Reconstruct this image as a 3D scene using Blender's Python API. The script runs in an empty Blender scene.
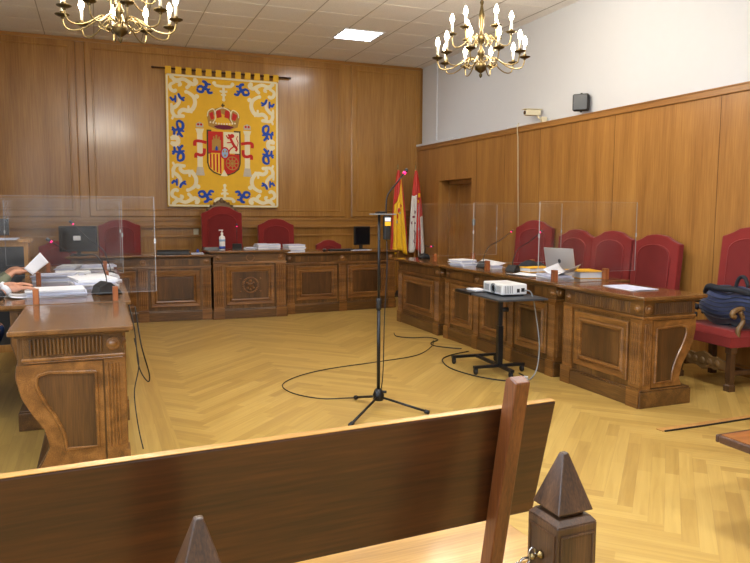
import bpy, math, random
from mathutils import Vector, Matrix, Euler
random.seed(7)
S = bpy.context.scene
COL = S.collection
PI = math.pi
R = math.radians

# ------------------------------------------------------------------ materials
def srgb(r, g, b):
    f = lambda c: (c/255/12.92) if c/255 <= .04045 else ((c/255+.055)/1.055)**2.4
    return (f(r), f(g), f(b), 1)

def newmat(name):
    m = bpy.data.materials.new(name); m.use_nodes = True
    nt = m.node_tree
    return m, nt, nt.nodes['Principled BSDF']

def plain(name, col, rough=.5, metal=0, coat=0, bump=0, bscale=200, emit=None, estr=0, trans=0, sheen=0, var=0.06):
    m, nt, b = newmat(name)
    b.inputs['Roughness'].default_value = rough
    b.inputs['Metallic'].default_value = metal
    b.inputs['Coat Weight'].default_value = coat
    b.inputs['Coat Roughness'].default_value = .12
    b.inputs['Transmission Weight'].default_value = trans
    if sheen:
        b.inputs['Sheen Weight'].default_value = sheen
        b.inputs['Sheen Roughness'].default_value = .4
    tc = nt.nodes.new('ShaderNodeTexCoord')
    n = nt.nodes.new('ShaderNodeTexNoise'); n.inputs['Scale'].default_value = 9; n.inputs['Detail'].default_value = 4
    nt.links.new(tc.outputs['Object'], n.inputs['Vector'])
    mix = nt.nodes.new('ShaderNodeMix'); mix.data_type = 'RGBA'
    c = Vector(col[:3])
    mix.inputs['A'].default_value = (*(c*(1-var)), 1); mix.inputs['B'].default_value = (*(c*(1+var)), 1)
    nt.links.new(n.outputs['Fac'], mix.inputs['Factor'])
    nt.links.new(mix.outputs['Result'], b.inputs['Base Color'])
    if bump:
        n2 = nt.nodes.new('ShaderNodeTexNoise'); n2.inputs['Scale'].default_value = bscale
        nt.links.new(tc.outputs['Object'], n2.inputs['Vector'])
        bp = nt.nodes.new('ShaderNodeBump'); bp.inputs['Strength'].default_value = bump; bp.inputs['Distance'].default_value = .002
        nt.links.new(n2.outputs['Fac'], bp.inputs['Height']); nt.links.new(bp.outputs['Normal'], b.inputs['Normal'])
    if emit:
        b.inputs['Emission Color'].default_value = emit; b.inputs['Emission Strength'].default_value = estr
    return m

def wood(name, dark, mid, light, axis='Z', scale=1.0, rough=.35, coat=.3, coat_rough=.15, fine=1.0, spec=.5):
    """grain runs along 'axis' of the object"""
    m, nt, b = newmat(name)
    L = nt.links.new
    tc = nt.nodes.new('ShaderNodeTexCoord')
    def mp(s_long, s_cross):
        mpn = nt.nodes.new('ShaderNodeMapping')
        s = [s_cross]*3; s['XYZ'.index(axis)] = s_long
        mpn.inputs['Scale'].default_value = s
        L(tc.outputs['Object'], mpn.inputs['Vector'])
        return mpn
    a = mp(.5*scale, 5*scale); n1 = nt.nodes.new('ShaderNodeTexNoise'); n1.inputs['Scale'].default_value = 1; n1.inputs['Detail'].default_value = 5; n1.inputs['Distortion'].default_value = .6
    L(a.outputs[0], n1.inputs['Vector'])
    c = mp(3*scale, 90*scale*fine); n2 = nt.nodes.new('ShaderNodeTexNoise'); n2.inputs['Scale'].default_value = 1; n2.inputs['Detail'].default_value = 3
    L(c.outputs[0], n2.inputs['Vector'])
    mx = nt.nodes.new('ShaderNodeMath'); mx.operation = 'MULTIPLY_ADD'; mx.inputs[1].default_value = .45
    L(n2.outputs['Fac'], mx.inputs[0])
    sc = nt.nodes.new('ShaderNodeMath'); sc.operation = 'MULTIPLY'; sc.inputs[1].default_value = .62
    L(n1.outputs['Fac'], sc.inputs[0]); L(sc.outputs[0], mx.inputs[2])
    cr = nt.nodes.new('ShaderNodeValToRGB')
    cr.color_ramp.elements[0].position = .36; cr.color_ramp.elements[0].color = dark
    cr.color_ramp.elements[1].position = .70; cr.color_ramp.elements[1].color = light
    e = cr.color_ramp.elements.new(.53); e.color = mid
    L(mx.outputs[0], cr.inputs['Fac']); L(cr.outputs['Color'], b.inputs['Base Color'])
    b.inputs['Roughness'].default_value = rough
    b.inputs['Specular IOR Level'].default_value = spec
    b.inputs['Coat Weight'].default_value = coat; b.inputs['Coat Roughness'].default_value = coat_rough
    bp = nt.nodes.new('ShaderNodeBump'); bp.inputs['Strength'].default_value = .08; bp.inputs['Distance'].default_value = .001
    L(n2.outputs['Fac'], bp.inputs['Height']); L(bp.outputs['Normal'], b.inputs['Normal'])
    return m

M = {}
M['wall_wood'] = wood('wall_veneer', srgb(138,94,38), srgb(158,112,50), srgb(176,130,64), 'Z', .9, .28, .45, .16)
M['wall_wood_h'] = wood('wall_veneer_rail', srgb(136,92,38), srgb(154,108,48), srgb(172,124,60), 'X', .9, .30, .40, .18)
M['side_wood'] = wood('side_veneer', srgb(134,88,38), srgb(155,107,50), srgb(174,125,62), 'Z', 1.1, .42, .12, .3)
M['side_wood_h'] = wood('side_veneer_rail', srgb(130,86,38), srgb(150,103,48), srgb(168,120,60), 'Y', 1.1, .42, .12, .3)
DK = (srgb(54,34,15), srgb(88,58,26), srgb(122,86,42))
M['desk'] = wood('desk_walnut', *DK, 'Z', 2.2, .36, .35, .18)
M['desk_h'] = wood('desk_walnut_rail', *DK, 'X', 2.2, .36, .35, .18)
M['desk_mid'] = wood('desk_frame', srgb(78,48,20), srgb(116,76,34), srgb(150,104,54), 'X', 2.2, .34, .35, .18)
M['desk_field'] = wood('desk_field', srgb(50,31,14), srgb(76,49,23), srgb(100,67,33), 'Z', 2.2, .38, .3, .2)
M['desk_top'] = wood('desk_top', srgb(76,48,24), srgb(104,70,36), srgb(132,92,50), 'X', 1.8, .22, .5, .08)
M['pew'] = wood('pew_wood', srgb(42,20,6), srgb(64,32,10), srgb(84,45,16), 'X', 1.8, .36, .28, .16, fine=.6)
M['stile'] = wood('stile_wood', srgb(72,36,14), srgb(100,54,22), srgb(124,72,32), 'Z', 2.2, .4, .25, .25)
M['pew_seat'] = wood('pew_seat_wood', srgb(152,108,46), srgb(180,134,64), srgb(200,156,84), 'X', 1.5, .3, .3, .12)
M['post'] = wood('post_wood', srgb(48,31,17), srgb(74,49,28), srgb(100,70,43), 'Z', 3, .42, .2, .25)
M['bench_top'] = wood('bench_top_wood', srgb(100,56,24), srgb(140,84,38), srgb(168,108,54), 'X', 3, .3, .4, .15)
M['bench_edge'] = wood('bench_edge_wood', srgb(52,32,22), srgb(74,48,34), srgb(94,64,46), 'X', 3, .4, .2, .2)
M['block'] = wood('block_wood', srgb(120,64,30), srgb(150,84,42), srgb(175,106,56), 'Z', 4, .45, .1)
M['pale_wood'] = wood('pale_wood', srgb(170,120,62), srgb(190,140,78), srgb(210,162,98), 'Z', 3, .4, .2)
M['velvet'] = plain('red_velvet', srgb(126,28,24), .9, sheen=.2, bump=.15, bscale=60, var=.15)
M['velvet_d'] = plain('red_velvet_panel', srgb(112,24,22), .92, sheen=.15, bump=.15, bscale=60, var=.15)
M['black'] = plain('black_plastic', srgb(16,16,18), .55)
M['blackmetal'] = plain('black_metal', srgb(24,25,28), .35, .3)
M['grey'] = plain('grey_plastic', srgb(120,124,128), .5)
M['dgrey'] = plain('dark_grey_plastic', srgb(52,56,62), .45)
M['white'] = plain('white_plastic', srgb(222,222,222), .4)
M['cream'] = plain('cream_plastic', srgb(214,206,178), .5)
M['paper'] = plain('paper', srgb(225,226,232), .85, var=.03)
M['paper2'] = plain('paper_bluish', srgb(196,200,222), .85, var=.05)
M['yellow_paper'] = plain('yellow_card', srgb(236,178,34), .7)
M['orange'] = plain('orange_plastic', srgb(208,96,36), .5)
M['blue'] = plain('blue_ink', srgb(40,70,160), .5)
M['steel'] = plain('steel', srgb(190,190,190), .25, 1)
M['silver'] = plain('silver_case', srgb(196,198,202), .35, .6)
M['brass'] = plain('brass', srgb(142,124,84), .33, 1, var=.2)
M['brass_dark'] = plain('aged_brass', srgb(88,74,48), .4, 1, var=.2)
M['gilt'] = plain('carved_wood', srgb(112,84,48), .5, 0, .2, var=.3)
M['candle'] = plain('candle_tube', srgb(240,232,208), .5)
M['bulb'] = plain('lit_bulb', srgb(255,244,220), .3, emit=(1,.88,.66,1), estr=22)
M['panel_light'] = plain('lit_diffuser', srgb(240,245,255), .4, emit=(.88,.94,1,1), estr=5)
M['navy'] = plain('navy_fabric', srgb(34,44,78), .75, bump=.5, bscale=40, sheen=.3, var=.25)
M['dfabric'] = plain('dark_fabric', srgb(26,28,36), .8, var=.2)
M['cable'] = plain('cable_rubber', srgb(20,20,22), .5)
M['gcable'] = plain('grey_cable', srgb(130,134,136), .5)
M['pink'] = plain('lit_pink_ring', srgb(230,30,80), .4, emit=(1,.02,.2,1), estr=1.2)
M['skin'] = plain('skin', srgb(196,140,112), .55, var=.08)
M['jacket_dark'] = plain('dark_wool', srgb(40,42,50), .85, var=.15)
M['jacket_olive'] = plain('olive_knit', srgb(116,120,98), .9, var=.15)
M['jeans'] = plain('blue_denim', srgb(40,62,112), .85, var=.25)
M['hair'] = plain('dark_hair', srgb(40,28,20), .7, var=.3)
M['cloth_y'] = plain('golden_cloth', srgb(232,182,36), .7, sheen=.2, bump=.1, bscale=300, var=.08)
M['emb_w'] = plain('cream_embroidery', srgb(236,226,190), .8, var=.08)
M['emb_b'] = plain('blue_embroidery', srgb(30,72,176), .8, var=.15)
M['emb_r'] = plain('red_embroidery', srgb(200,42,34), .8, var=.12)
M['emb_g'] = plain('old_gold_embroidery', srgb(178,136,60), .7, var=.25)
M['emb_grey'] = plain('grey_embroidery', srgb(196,186,168), .8, var=.15)
M['emb_k'] = plain('dark_embroidery', srgb(84,66,38), .8, var=.15)
M['emb_p'] = plain('purple_embroidery', srgb(110,28,56), .8, var=.1)
M['emb_lb'] = plain('pale_blue_embroidery', srgb(150,180,214), .8, var=.1)
M['flag_r'] = plain('red_silk', srgb(200,44,28), .45, sheen=.3, var=.12)
M['flag_y'] = plain('yellow_silk', srgb(246,196,30), .45, sheen=.3, var=.08)
M['flag_w'] = plain('white_silk', srgb(224,220,214), .45, sheen=.3, var=.06)
M['flag_m'] = plain('maroon_silk', srgb(120,40,60), .5, var=.2)
M['stone_base'] = plain('dark_base', srgb(40,30,22), .4)
M['upper_wall'] = plain('white_plaster', srgb(208,210,214), .85, bump=.06, bscale=120, var=.015)
M['screen'] = plain('dark_screen', srgb(18,20,24), .12)

def acrylic():
    m, nt, b = newmat('clear_acrylic')
    nt.nodes.remove(b); out = nt.nodes['Material Output']
    tr = nt.nodes.new('ShaderNodeBsdfTransparent'); tr.inputs['Color'].default_value = (.975,.98,.985,1)
    gl = nt.nodes.new('ShaderNodeBsdfGlossy'); gl.inputs['Roughness'].default_value = .03
    fr = nt.nodes.new('ShaderNodeFresnel'); fr.inputs['IOR'].default_value = 1.22
    df = nt.nodes.new('ShaderNodeBsdfDiffuse'); df.inputs['Color'].default_value = (.85,.88,.92,1)
    ns = nt.nodes.new('ShaderNodeTexNoise'); ns.inputs['Scale'].default_value = 3.5; ns.inputs['Detail'].default_value = 6
    tc = nt.nodes.new('ShaderNodeTexCoord'); nt.links.new(tc.outputs['Object'], ns.inputs['Vector'])
    rmp = nt.nodes.new('ShaderNodeMapRange'); rmp.inputs['From Min'].default_value = .4; rmp.inputs['From Max'].default_value = .75; rmp.inputs['To Min'].default_value = 0; rmp.inputs['To Max'].default_value = .022
    nt.links.new(ns.outputs['Fac'], rmp.inputs['Value'])
    m1 = nt.nodes.new('ShaderNodeMixShader'); m2 = nt.nodes.new('ShaderNodeMixShader')
    nt.links.new(rmp.outputs[0], m1.inputs[0]); nt.links.new(tr.outputs[0], m1.inputs[1]); nt.links.new(df.outputs[0], m1.inputs[2])
    nt.links.new(fr.outputs[0], m2.inputs[0]); nt.links.new(m1.outputs[0], m2.inputs[1]); nt.links.new(gl.outputs[0], m2.inputs[2])
    nt.links.new(m2.outputs[0], out.inputs['Surface'])
    return m
M['acrylic'] = acrylic()
def edge_mat():
    m, nt, b = newmat('polished_acrylic_edge'); out = nt.nodes['Material Output']
    b.inputs['Base Color'].default_value = srgb(214,220,224); b.inputs['Roughness'].default_value = .2
    tr = nt.nodes.new('ShaderNodeBsdfTransparent'); mx = nt.nodes.new('ShaderNodeMixShader'); mx.inputs[0].default_value = .45
    nt.links.new(tr.outputs[0], mx.inputs[1]); nt.links.new(b.outputs[0], mx.inputs[2]); nt.links.new(mx.outputs[0], out.inputs['Surface'])
    return m
M['acrylic_edge'] = edge_mat()

def floor_mat():
    m, nt, b = newmat('maple_herringbone')
    L = nt.links.new
    at = nt.nodes.new('ShaderNodeAttribute'); at.attribute_name = 'tone'
    uv = nt.nodes.new('ShaderNodeUVMap')
    mp = nt.nodes.new('ShaderNodeMapping'); mp.inputs['Scale'].default_value = (1.6, 28, 1)
    L(uv.outputs[0], mp.inputs['Vector'])
    n = nt.nodes.new('ShaderNodeTexNoise'); n.inputs['Scale'].default_value = 1; n.inputs['Detail'].default_value = 4; n.inputs['Distortion'].default_value = .8
    L(mp.outputs[0], n.inputs['Vector'])
    add = nt.nodes.new('ShaderNodeMath'); add.operation = 'MULTIPLY_ADD'; add.inputs[1].default_value = .64
    L(n.outputs['Fac'], add.inputs[0])
    sc = nt.nodes.new('ShaderNodeMath'); sc.operation = 'MULTIPLY'; sc.inputs[1].default_value = .36
    L(at.outputs['Fac'], sc.inputs[0]); L(sc.outputs[0], add.inputs[2])
    cr = nt.nodes.new('ShaderNodeValToRGB')
    cr.color_ramp.elements[0].position = .15; cr.color_ramp.elements[0].color = srgb(162,128,64)
    cr.color_ramp.elements[1].position = .85; cr.color_ramp.elements[1].color = srgb(206,174,98)
    e = cr.color_ramp.elements.new(.5); e.color = srgb(186,152,80)
    L(add.outputs[0], cr.inputs['Fac'])
    # fine dark joint along the plank edges
    sx = nt.nodes.new('ShaderNodeSeparateXYZ'); L(uv.outputs[0], sx.inputs[0])
    at2 = nt.nodes.new('ShaderNodeAttribute'); at2.attribute_name = 'wid'
    mod = nt.nodes.new('ShaderNodeMath'); mod.operation = 'FRACT'
    dv = nt.nodes.new('ShaderNodeMath'); dv.operation = 'DIVIDE'; dv.inputs[1].default_value = .075
    L(sx.outputs[1], dv.inputs[0]); L(dv.outputs[0], mod.inputs[0])
    s1 = nt.nodes.new('ShaderNodeMath'); s1.operation = 'SUBTRACT'; s1.inputs[1].default_value = .5; L(mod.outputs[0], s1.inputs[0])
    ab = nt.nodes.new('ShaderNodeMath'); ab.operation = 'ABSOLUTE'; L(s1.outputs[0], ab.inputs[0])
    gt = nt.nodes.new('ShaderNodeMath'); gt.operation = 'GREATER_THAN'; gt.inputs[1].default_value = .478; L(ab.outputs[0], gt.inputs[0])
    mul = nt.nodes.new('ShaderNodeMath'); mul.operation = 'MULTIPLY'; mul.inputs[1].default_value = .22; L(gt.outputs[0], mul.inputs[0])
    mx = nt.nodes.new('ShaderNodeMix'); mx.data_type = 'RGBA'; mx.inputs['B'].default_value = srgb(140,104,56)
    L(mul.outputs[0], mx.inputs['Factor']); L(cr.outputs['Color'], mx.inputs['A'])
    L(mx.outputs['Result'], b.inputs['Base Color'])
    b.inputs['Roughness'].default_value = .32; b.inputs['Coat Weight'].default_value = .35; b.inputs['Coat Roughness'].default_value = .22
    return m
M['floor'] = floor_mat()

def ceiling_mat():
    m, nt, b = newmat('ceiling_tile'); L = nt.links.new
    tc = nt.nodes.new('ShaderNodeTexCoord')
    n = nt.nodes.new('ShaderNodeTexNoise'); n.inputs['Scale'].default_value = 140; n.inputs['Detail'].default_value = 3
    L(tc.outputs['Object'], n.inputs['Vector'])
    cr = nt.nodes.new('ShaderNodeValToRGB'); cr.color_ramp.elements[0].color = srgb(226,224,220); cr.color_ramp.elements[1].color = srgb(240,238,234)
    cr.color_ramp.elements[0].position = .35; cr.color_ramp.elements[1].position = .6
    L(n.outputs['Fac'], cr.inputs['Fac']); L(cr.outputs['Color'], b.inputs['Base Color'])
    b.inputs['Roughness'].default_value = .9
    return m
M['ceiling'] = ceiling_mat()
M['grid'] = plain('ceiling_grid', srgb(168,163,154), .6, var=.02)
M['grid_l'] = plain('ceiling_joint', srgb(226,222,212), .6, var=.02)

# ------------------------------------------------------------------ mesh builder
class MB:
    def __init__(s): s.v = []; s.f = []
    def add(s, vs, fs):
        o = len(s.v); s.v += [tuple(v) for v in vs]; s.f += [tuple(i+o for i in f) for f in fs]; return s
    def box(s, x0, x1, y0, y1, z0, z1, mat=None):
        vs = [Vector(p) for p in ((x0,y0,z0),(x1,y0,z0),(x1,y1,z0),(x0,y1,z0),(x0,y0,z1),(x1,y0,z1),(x1,y1,z1),(x0,y1,z1))]
        if mat is not None: vs = [mat @ v for v in vs]
        return s.add(vs, [(3,2,1,0),(4,5,6,7),(0,1,5,4),(1,2,6,5),(2,3,7,6),(3,0,4,7)])
    def prism(s, poly, fn, a, b):
        """poly: 2-D ring; fn(u,v,w)->xyz; extruded w from a to b"""
        n = len(poly)
        vs = [fn(u,v,a) for u,v in poly] + [fn(u,v,b) for u,v in poly]
        fs = [tuple(range(n-1,-1,-1)), tuple(range(n,2*n))] + [(i,(i+1)%n,n+(i+1)%n,n+i) for i in range(n)]
        return s.add(vs, fs)
    def tube(s, pts, r, n=8, cap=True):
        pts = [Vector(p) for p in pts]; m = len(pts)
        rs = r if isinstance(r, (list,tuple)) else [r]*m
        T = [(pts[min(i+1,m-1)]-pts[max(i-1,0)]).normalized() for i in range(m)]
        up = Vector((0,0,1)) if abs(T[0].z) < .9 else Vector((1,0,0))
        nrm = T[0].cross(up).normalized(); vs = []
        for i in range(m):
            nrm = (nrm - T[i]*nrm.dot(T[i])).normalized(); bi = T[i].cross(nrm)
            for k in range(n):
                a = 2*PI*k/n; vs.append(pts[i]+(nrm*math.cos(a)+bi*math.sin(a))*rs[i])
        fs = [(i*n+k, i*n+(k+1)%n, (i+1)*n+(k+1)%n, (i+1)*n+k) for i in range(m-1) for k in range(n)]
        if cap: fs += [tuple(range(n-1,-1,-1)), tuple((m-1)*n+k for k in range(n))]
        return s.add(vs, fs)
    def lathe(s, prof, n=16, c=(0,0,0), fn=None):
        m = len(prof); vs = []
        for r, z in prof:
            for k in range(n):
                a = 2*PI*k/n; p = Vector((r*math.cos(a), r*math.sin(a), z))
                vs.append((fn(p) if fn else p)+Vector(c))
        fs = [(i*n+k, i*n+(k+1)%n, (i+1)*n+(k+1)%n, (i+1)*n+k) for i in range(m-1) for k in range(n)]
        fs += [tuple(range(n-1,-1,-1)), tuple((m-1)*n+k for k in range(n))]
        return s.add(vs, fs)
    def ell(s, c, rx, ry, rz, n=12, m=8, mat=None):
        vs = []
        for i in range(m+1):
            t = PI*i/m
            for k in range(n):
                a = 2*PI*k/n; p = Vector((rx*math.sin(t)*math.cos(a)+0, ry*math.sin(t)*math.sin(a), -rz*math.cos(t)))
                if mat is not None: p = mat @ p
                vs.append(p+Vector(c))
        return s.add(vs, [(i*n+k, i*n+(k+1)%n, (i+1)*n+(k+1)%n, (i+1)*n+k) for i in range(m) for k in range(n)])
    def grid(s, fn, nu, nv):
        vs = [fn(i/nu, j/nv) for j in range(nv+1) for i in range(nu+1)]
        w = nu+1
        return s.add(vs, [(j*w+i, j*w+i+1, (j+1)*w+i+1, (j+1)*w+i) for j in range(nv) for i in range(nu)])
    def rings(s, fn, u0, u1, v0, v1, prof):
        """stepped rectangular moulding: prof = [(inset, height)...], closed by a cap"""
        vs = []
        for ins, h in prof:
            vs += [fn(u0+ins, v0+ins, h), fn(u1-ins, v0+ins, h), fn(u1-ins, v1-ins, h), fn(u0+ins, v1-ins, h)]
        fs = []
        for i in range(len(prof)-1):
            for k in range(4):
                fs.append((i*4+k, i*4+(k+1)%4, (i+1)*4+(k+1)%4, (i+1)*4+k))
        return s.add(vs, fs)
    def build(s, name, mat, parent=None, bevel=0, smooth=False, loc=None, rot=None, solid=0, sub=0, seg=2):
        me = bpy.data.meshes.new(name); me.from_pydata(s.v, [], s.f); me.update()
        o = bpy.data.objects.new(name, me); COL.objects.link(o)
        o.data.materials.append(M[mat] if isinstance(mat, str) else mat)
        if parent: o.parent = parent
        if loc: o.location = loc
        if rot: o.rotation_euler = rot
        import bmesh
        bm = bmesh.new(); bm.from_mesh(me); bmesh.ops.recalc_face_normals(bm, faces=bm.faces); bm.to_mesh(me); bm.free()
        if solid:
            md = o.modifiers.new('s', 'SOLIDIFY'); md.thickness = solid; md.offset = 0
        if bevel:
            md = o.modifiers.new('b', 'BEVEL'); md.width = bevel; md.segments = seg; md.limit_method = 'ANGLE'; md.angle_limit = R(40)
        if sub:
            md = o.modifiers.new('u', 'SUBSURF'); md.levels = sub; md.render_levels = sub
        if smooth:
            for p in me.polygons: p.use_smooth = True
        return o

def tag(o, label, cat, group=None):
    o['label'] = label; o['category'] = cat
    if group: o['group'] = group
    return o
def thing(name, label, cat, loc=(0,0,0), rz=0, group=None):
    o = bpy.data.objects.new(name, None); COL.objects.link(o); o.empty_display_size = .1
    o.location = loc; o.rotation_euler = (0,0,rz)
    return tag(o, label, cat, group)
def struct(o): o['kind'] = 'structure'; return o
def children(o): return [c for c in COL.objects if c.parent == o]
def dup(o, parent=None):
    c = o.copy(); COL.objects.link(c); c.parent = parent
    for ch in children(o): dup(ch, c)
    return c
def spline(pts, k=6):
    P = [Vector(p) for p in pts]; out = []
    for i in range(len(P)-1):
        p0 = P[max(i-1,0)]; p1 = P[i]; p2 = P[i+1]; p3 = P[min(i+2,len(P)-1)]
        for j in range(k):
            t = j/k
            out.append(.5*((2*p1)+(-p0+p2)*t+(2*p0-5*p1+4*p2-p3)*t*t+(-p0+3*p1-3*p2+p3)*t**3))
    out.append(P[-1]); return out
XZ = lambda u, v, w: (u, w, v)      # poly in x,z ; extrude y
YZ = lambda u, v, w: (w, u, v)      # poly in y,z ; extrude x
XY = lambda u, v, w: (u, v, w)

# ------------------------------------------------------------------ room
YB = 11.6; XR = 5.49; XL = -1.62; YF = -2.6; ZC = 4.09; XU = 5.58
def clip(poly, ax, val, keep_less):
    out = []
    for i in range(len(poly)):
        a, b = poly[i], poly[(i+1) % len(poly)]
        ia = (a[0][ax] <= val) == keep_less; ib = (b[0][ax] <= val) == keep_less
        if ia: out.append(a)
        if ia != ib:
            t = (val-a[0][ax])/(b[0][ax]-a[0][ax])
            out.append(tuple(tuple(a[k][j]+(b[k][j]-a[k][j])*t for j in range(2)) for k in range(2)))
    return out
def make_floor():
    vs, fs, tones, uvs = [], [], [], []
    def put(poly, tone):
        o = len(vs)
        for (p, uv) in poly: vs.append((p[0], p[1], 0)); uvs.append(uv)
        fs.append(tuple(range(o, len(vs)))); tones.append(tone)
    W, Ln, n = .075, 1.275, 17
    c = math.sqrt(.5)
    def plank(a0, b0, la, lb, horiz):
        corners = [(a0,b0),(a0+la,b0),(a0+la,b0+lb),(a0,b0+lb)]
        off = random.random()*50
        # each run is made of butt-jointed strips
        cuts = [0, random.uniform(.35,.85)*Ln, Ln]
        for q in range(2):
            t0, t1 = cuts[q], cuts[q+1]
            if horiz: cc = [(a0+t0,b0),(a0+t1,b0),(a0+t1,b0+W),(a0+t0,b0+W)]
            else: cc = [(a0,b0+t0),(a0+W,b0+t0),(a0+W,b0+t1),(a0,b0+t1)]
            uvc = [(off+t0,0),(off+t1,0),(off+t1,W),(off+t0,W)] if horiz else [(off+t0,0),(off+t0,W),(off+t1,W),(off+t1,0)]
            poly = [(((a-b)*c+2.49, (a+b)*c), uv) for (a,b), uv in zip(cc, uvc)]
            for ax, val, less in ((0,.44,False),(0,XR,True),(1,YF,False),(1,YB,True)):
                poly = clip(poly, ax, val, less)
                if len(poly) < 3: break
            if len(poly) >= 3: put(poly, random.random())
    for m in range(-4, 5):
        for k in range(-70, 150):
            a, b = k*W+m*Ln, k*W-m*Ln
            y = (a+b)*c; x = (a-b)*c+2.49
            if y < YF-2.5 or y > YB+2.5 or x < -2.4 or x > XR+2.5: continue
            plank(a, b, Ln, W, True)
            plank(a+Ln, b+W-Ln, W, Ln, False)
    # straight border boards on the left of the court and under the left desks
    x = XL
    i = 0
    while x < .44-1e-6:
        x1 = min(x+.075, .44); y = YF - random.random()
        while y < YB:
            y1 = min(y+random.uniform(.8,1.8), YB); y0 = max(y, YF); o = random.random()*50
            if y1 > y0: put([((x,y0),(o+y0,0)),((x1,y0),(o+y0,.075)),((x1,y1),(o+y1,.075)),((x,y1),(o+y1,0))], random.random())
            y = y1
        x = x1
    me = bpy.data.meshes.new('floor'); me.from_pydata(vs, [], fs)
    a = me.attributes.new('tone', 'FLOAT', 'FACE'); a.data.foreach_set('value', tones)
    ul = me.uv_layers.new(name='UVMap')
    for p in me.polygons:
        for li in p.loop_indices: ul.data[li].uv = uvs[me.loops[li].vertex_index]
    me.update()
    for p in me.polygons:
        if p.normal.z < 0: p.flip()
    o = bpy.data.objects.new('floor', me); COL.objects.link(o); me.materials.append(M['floor'])
    return struct(o)
make_floor()

# ceiling: slab with tile joints laid in shallow relief
cl = struct(MB().box(XL-.2, XU+.2, YF-.2, YB+.2, ZC, ZC+.1).build('ceiling', 'ceiling'))
g = MB(); T = .672
x = 1.392-5*T
while x < XU: 
    if x > XL: g.box(x-.006, x+.006, YF, YB, ZC-.003, ZC+.002)
    x += T
g.build('joint_strip', 'grid', cl)
g = MB(); y = 10.13+2*.625
while y > YF:
    if y < YB: g.box(XL, XU, y-.005, y+.005, ZC-.003, ZC+.002)
    y -= .625
g.build('joint_strip', 'grid_l', cl)

def ring_prof(*p): return list(p)
# back wall
wb = struct(MB().box(XL-.2, XU+.2, YB+.03, YB+.2, 0, ZC).build('wall_back', 'wall_wood'))
def BW(u, v, h): return (u, YB+.03-h, v)
bays = [(XL, -.225), (-.105, 4.095), (4.205, XR+.07)]
for i, (a, b) in enumerate(bays):
    m = MB(); m.rings(BW, a, b, 1.40, ZC-.03, [(0,0),(.004,.022),(.018,.03),(.095,.03),(.103,.038),(.118,.038),(.126,.028),(.13,.028)])
    m.add([BW(a+.13,1.53,.028), BW(b-.13,1.53,.028), BW(b-.13,ZC-.16,.028), BW(a+.13,ZC-.16,.028)], [(0,1,2,3)])
    m.build('wall_panel', 'wall_wood', wb)
m = MB()
def hbar(z0, z1, d): m.box(XL, XR+.05, YB+.03-d, YB+.04, z0, z1)
hbar(1.335, 1.372, .022); hbar(1.22, 1.245, .075); hbar(1.245, 1.262, .06); hbar(1.07, 1.10, .03); hbar(1.262,1.33,.012); hbar(.0,.14,.035); hbar(.78,.81,.025)
m.build('dado_rail', 'wall_wood_h', wb, bevel=.004)
m = MB(); m.box(XL, XR+.06, YB-.02, YB+.04, ZC-.05, ZC); m.build('cornice', 'wall_wood_h', wb, bevel=.004)

# right wall: upper plaster, lower veneered wainscot with a door opening
DY0, DY1, DZ = 9.60, 10.72, 2.03; WT = 2.66
wr = struct(MB().box(XU+.02, XU+.2, YF-.2, YB+.2, WT-.05, ZC).build('wall_right', 'upper_wall'))
m = MB()
m.box(XR, XU+.2, YF-.2, DY0, 0, WT); m.box(XR, XU+.2, DY1, YB+.1, 0, WT); m.box(XR, XU+.2, DY0, DY1, DZ, WT)
w = m.build('wainscot', 'side_wood', wr)
m = MB(); m.box(XR-.022, XU+.04, YF-.1, YB-.02, WT-.06, WT+.0); m.box(XR-.03, XU+.04, YF-.1, YB-.02, WT, WT+.015)
m.build('cap_rail', 'side_wood_h', wr, bevel=.004)
m = MB(); m.box(XR-.035, XU+.04, YB-1.4, YB-.02, WT+.015, WT+.055); m.build('ledge', 'upper_wall', wr, bevel=.004)
m = MB()
for yy in (2.2, 3.5, 4.93, 6.37, 7.8, 8.65, 9.45):
    m.box(XR-.0015, XR+.002, yy-.003, yy+.003, .1, WT-.06)
m.build('panel_joint', plain('joint_shadow_gap', srgb(92,58,24), .7), wr)
struct(MB().box(XR-.018, XR+.01, YF, DY0-.02, 0, .10).build('baseboard_right', 'side_wood_h', bevel=.003))
# white pilaster strip on the plaster near the corner
MB().box(XU-.0, XU+.03, 11.02, YB-.02, WT+.05, ZC-.0).build('pilaster', 'upper_wall', wr, bevel=.003)
# door, recessed in the wainscot
d = struct(bpy.data.objects.new('door_1', None)); COL.objects.link(d); d.location = (XR, DY0, 0)
def dloc(o): o.parent = d; o.matrix_parent_inverse = Matrix.Translation(Vector(d.location)).inverted(); return o
dx = XR+.30
dloc(MB().box(dx+.0, dx+.05, DY0-.1, DY1+.1, 0, DZ+.1).build('door_leaf', 'side_wood'))
m = MB(); m.box(XR+.18, dx, DY1-.07, DY1+.01, 0, DZ); m.box(XR+.18, dx, DY0-.01, DY0+.06, 0, DZ); m.box(XR+.18, dx, DY0, DY1, DZ-.06, DZ+.01)
dloc(m.build('door_frame', 'side_wood', bevel=.004))
m = MB(); m.box(dx-.012, dx, DY0+.16, DY0+.19, .1, DZ-.1); m.box(dx-.012, dx, DY1-.22, DY1-.19, .1, DZ-.1); dloc(m.build('panel_molding', 'side_wood', bevel=.003))
m = MB(); m.tube([(dx, DY0+.14, 1.03), (dx-.05, DY0+.14, 1.03), (dx-.05, DY0+.25, 1.03)], .009); dloc(m.build('door_handle', 'brass', smooth=True))

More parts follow.
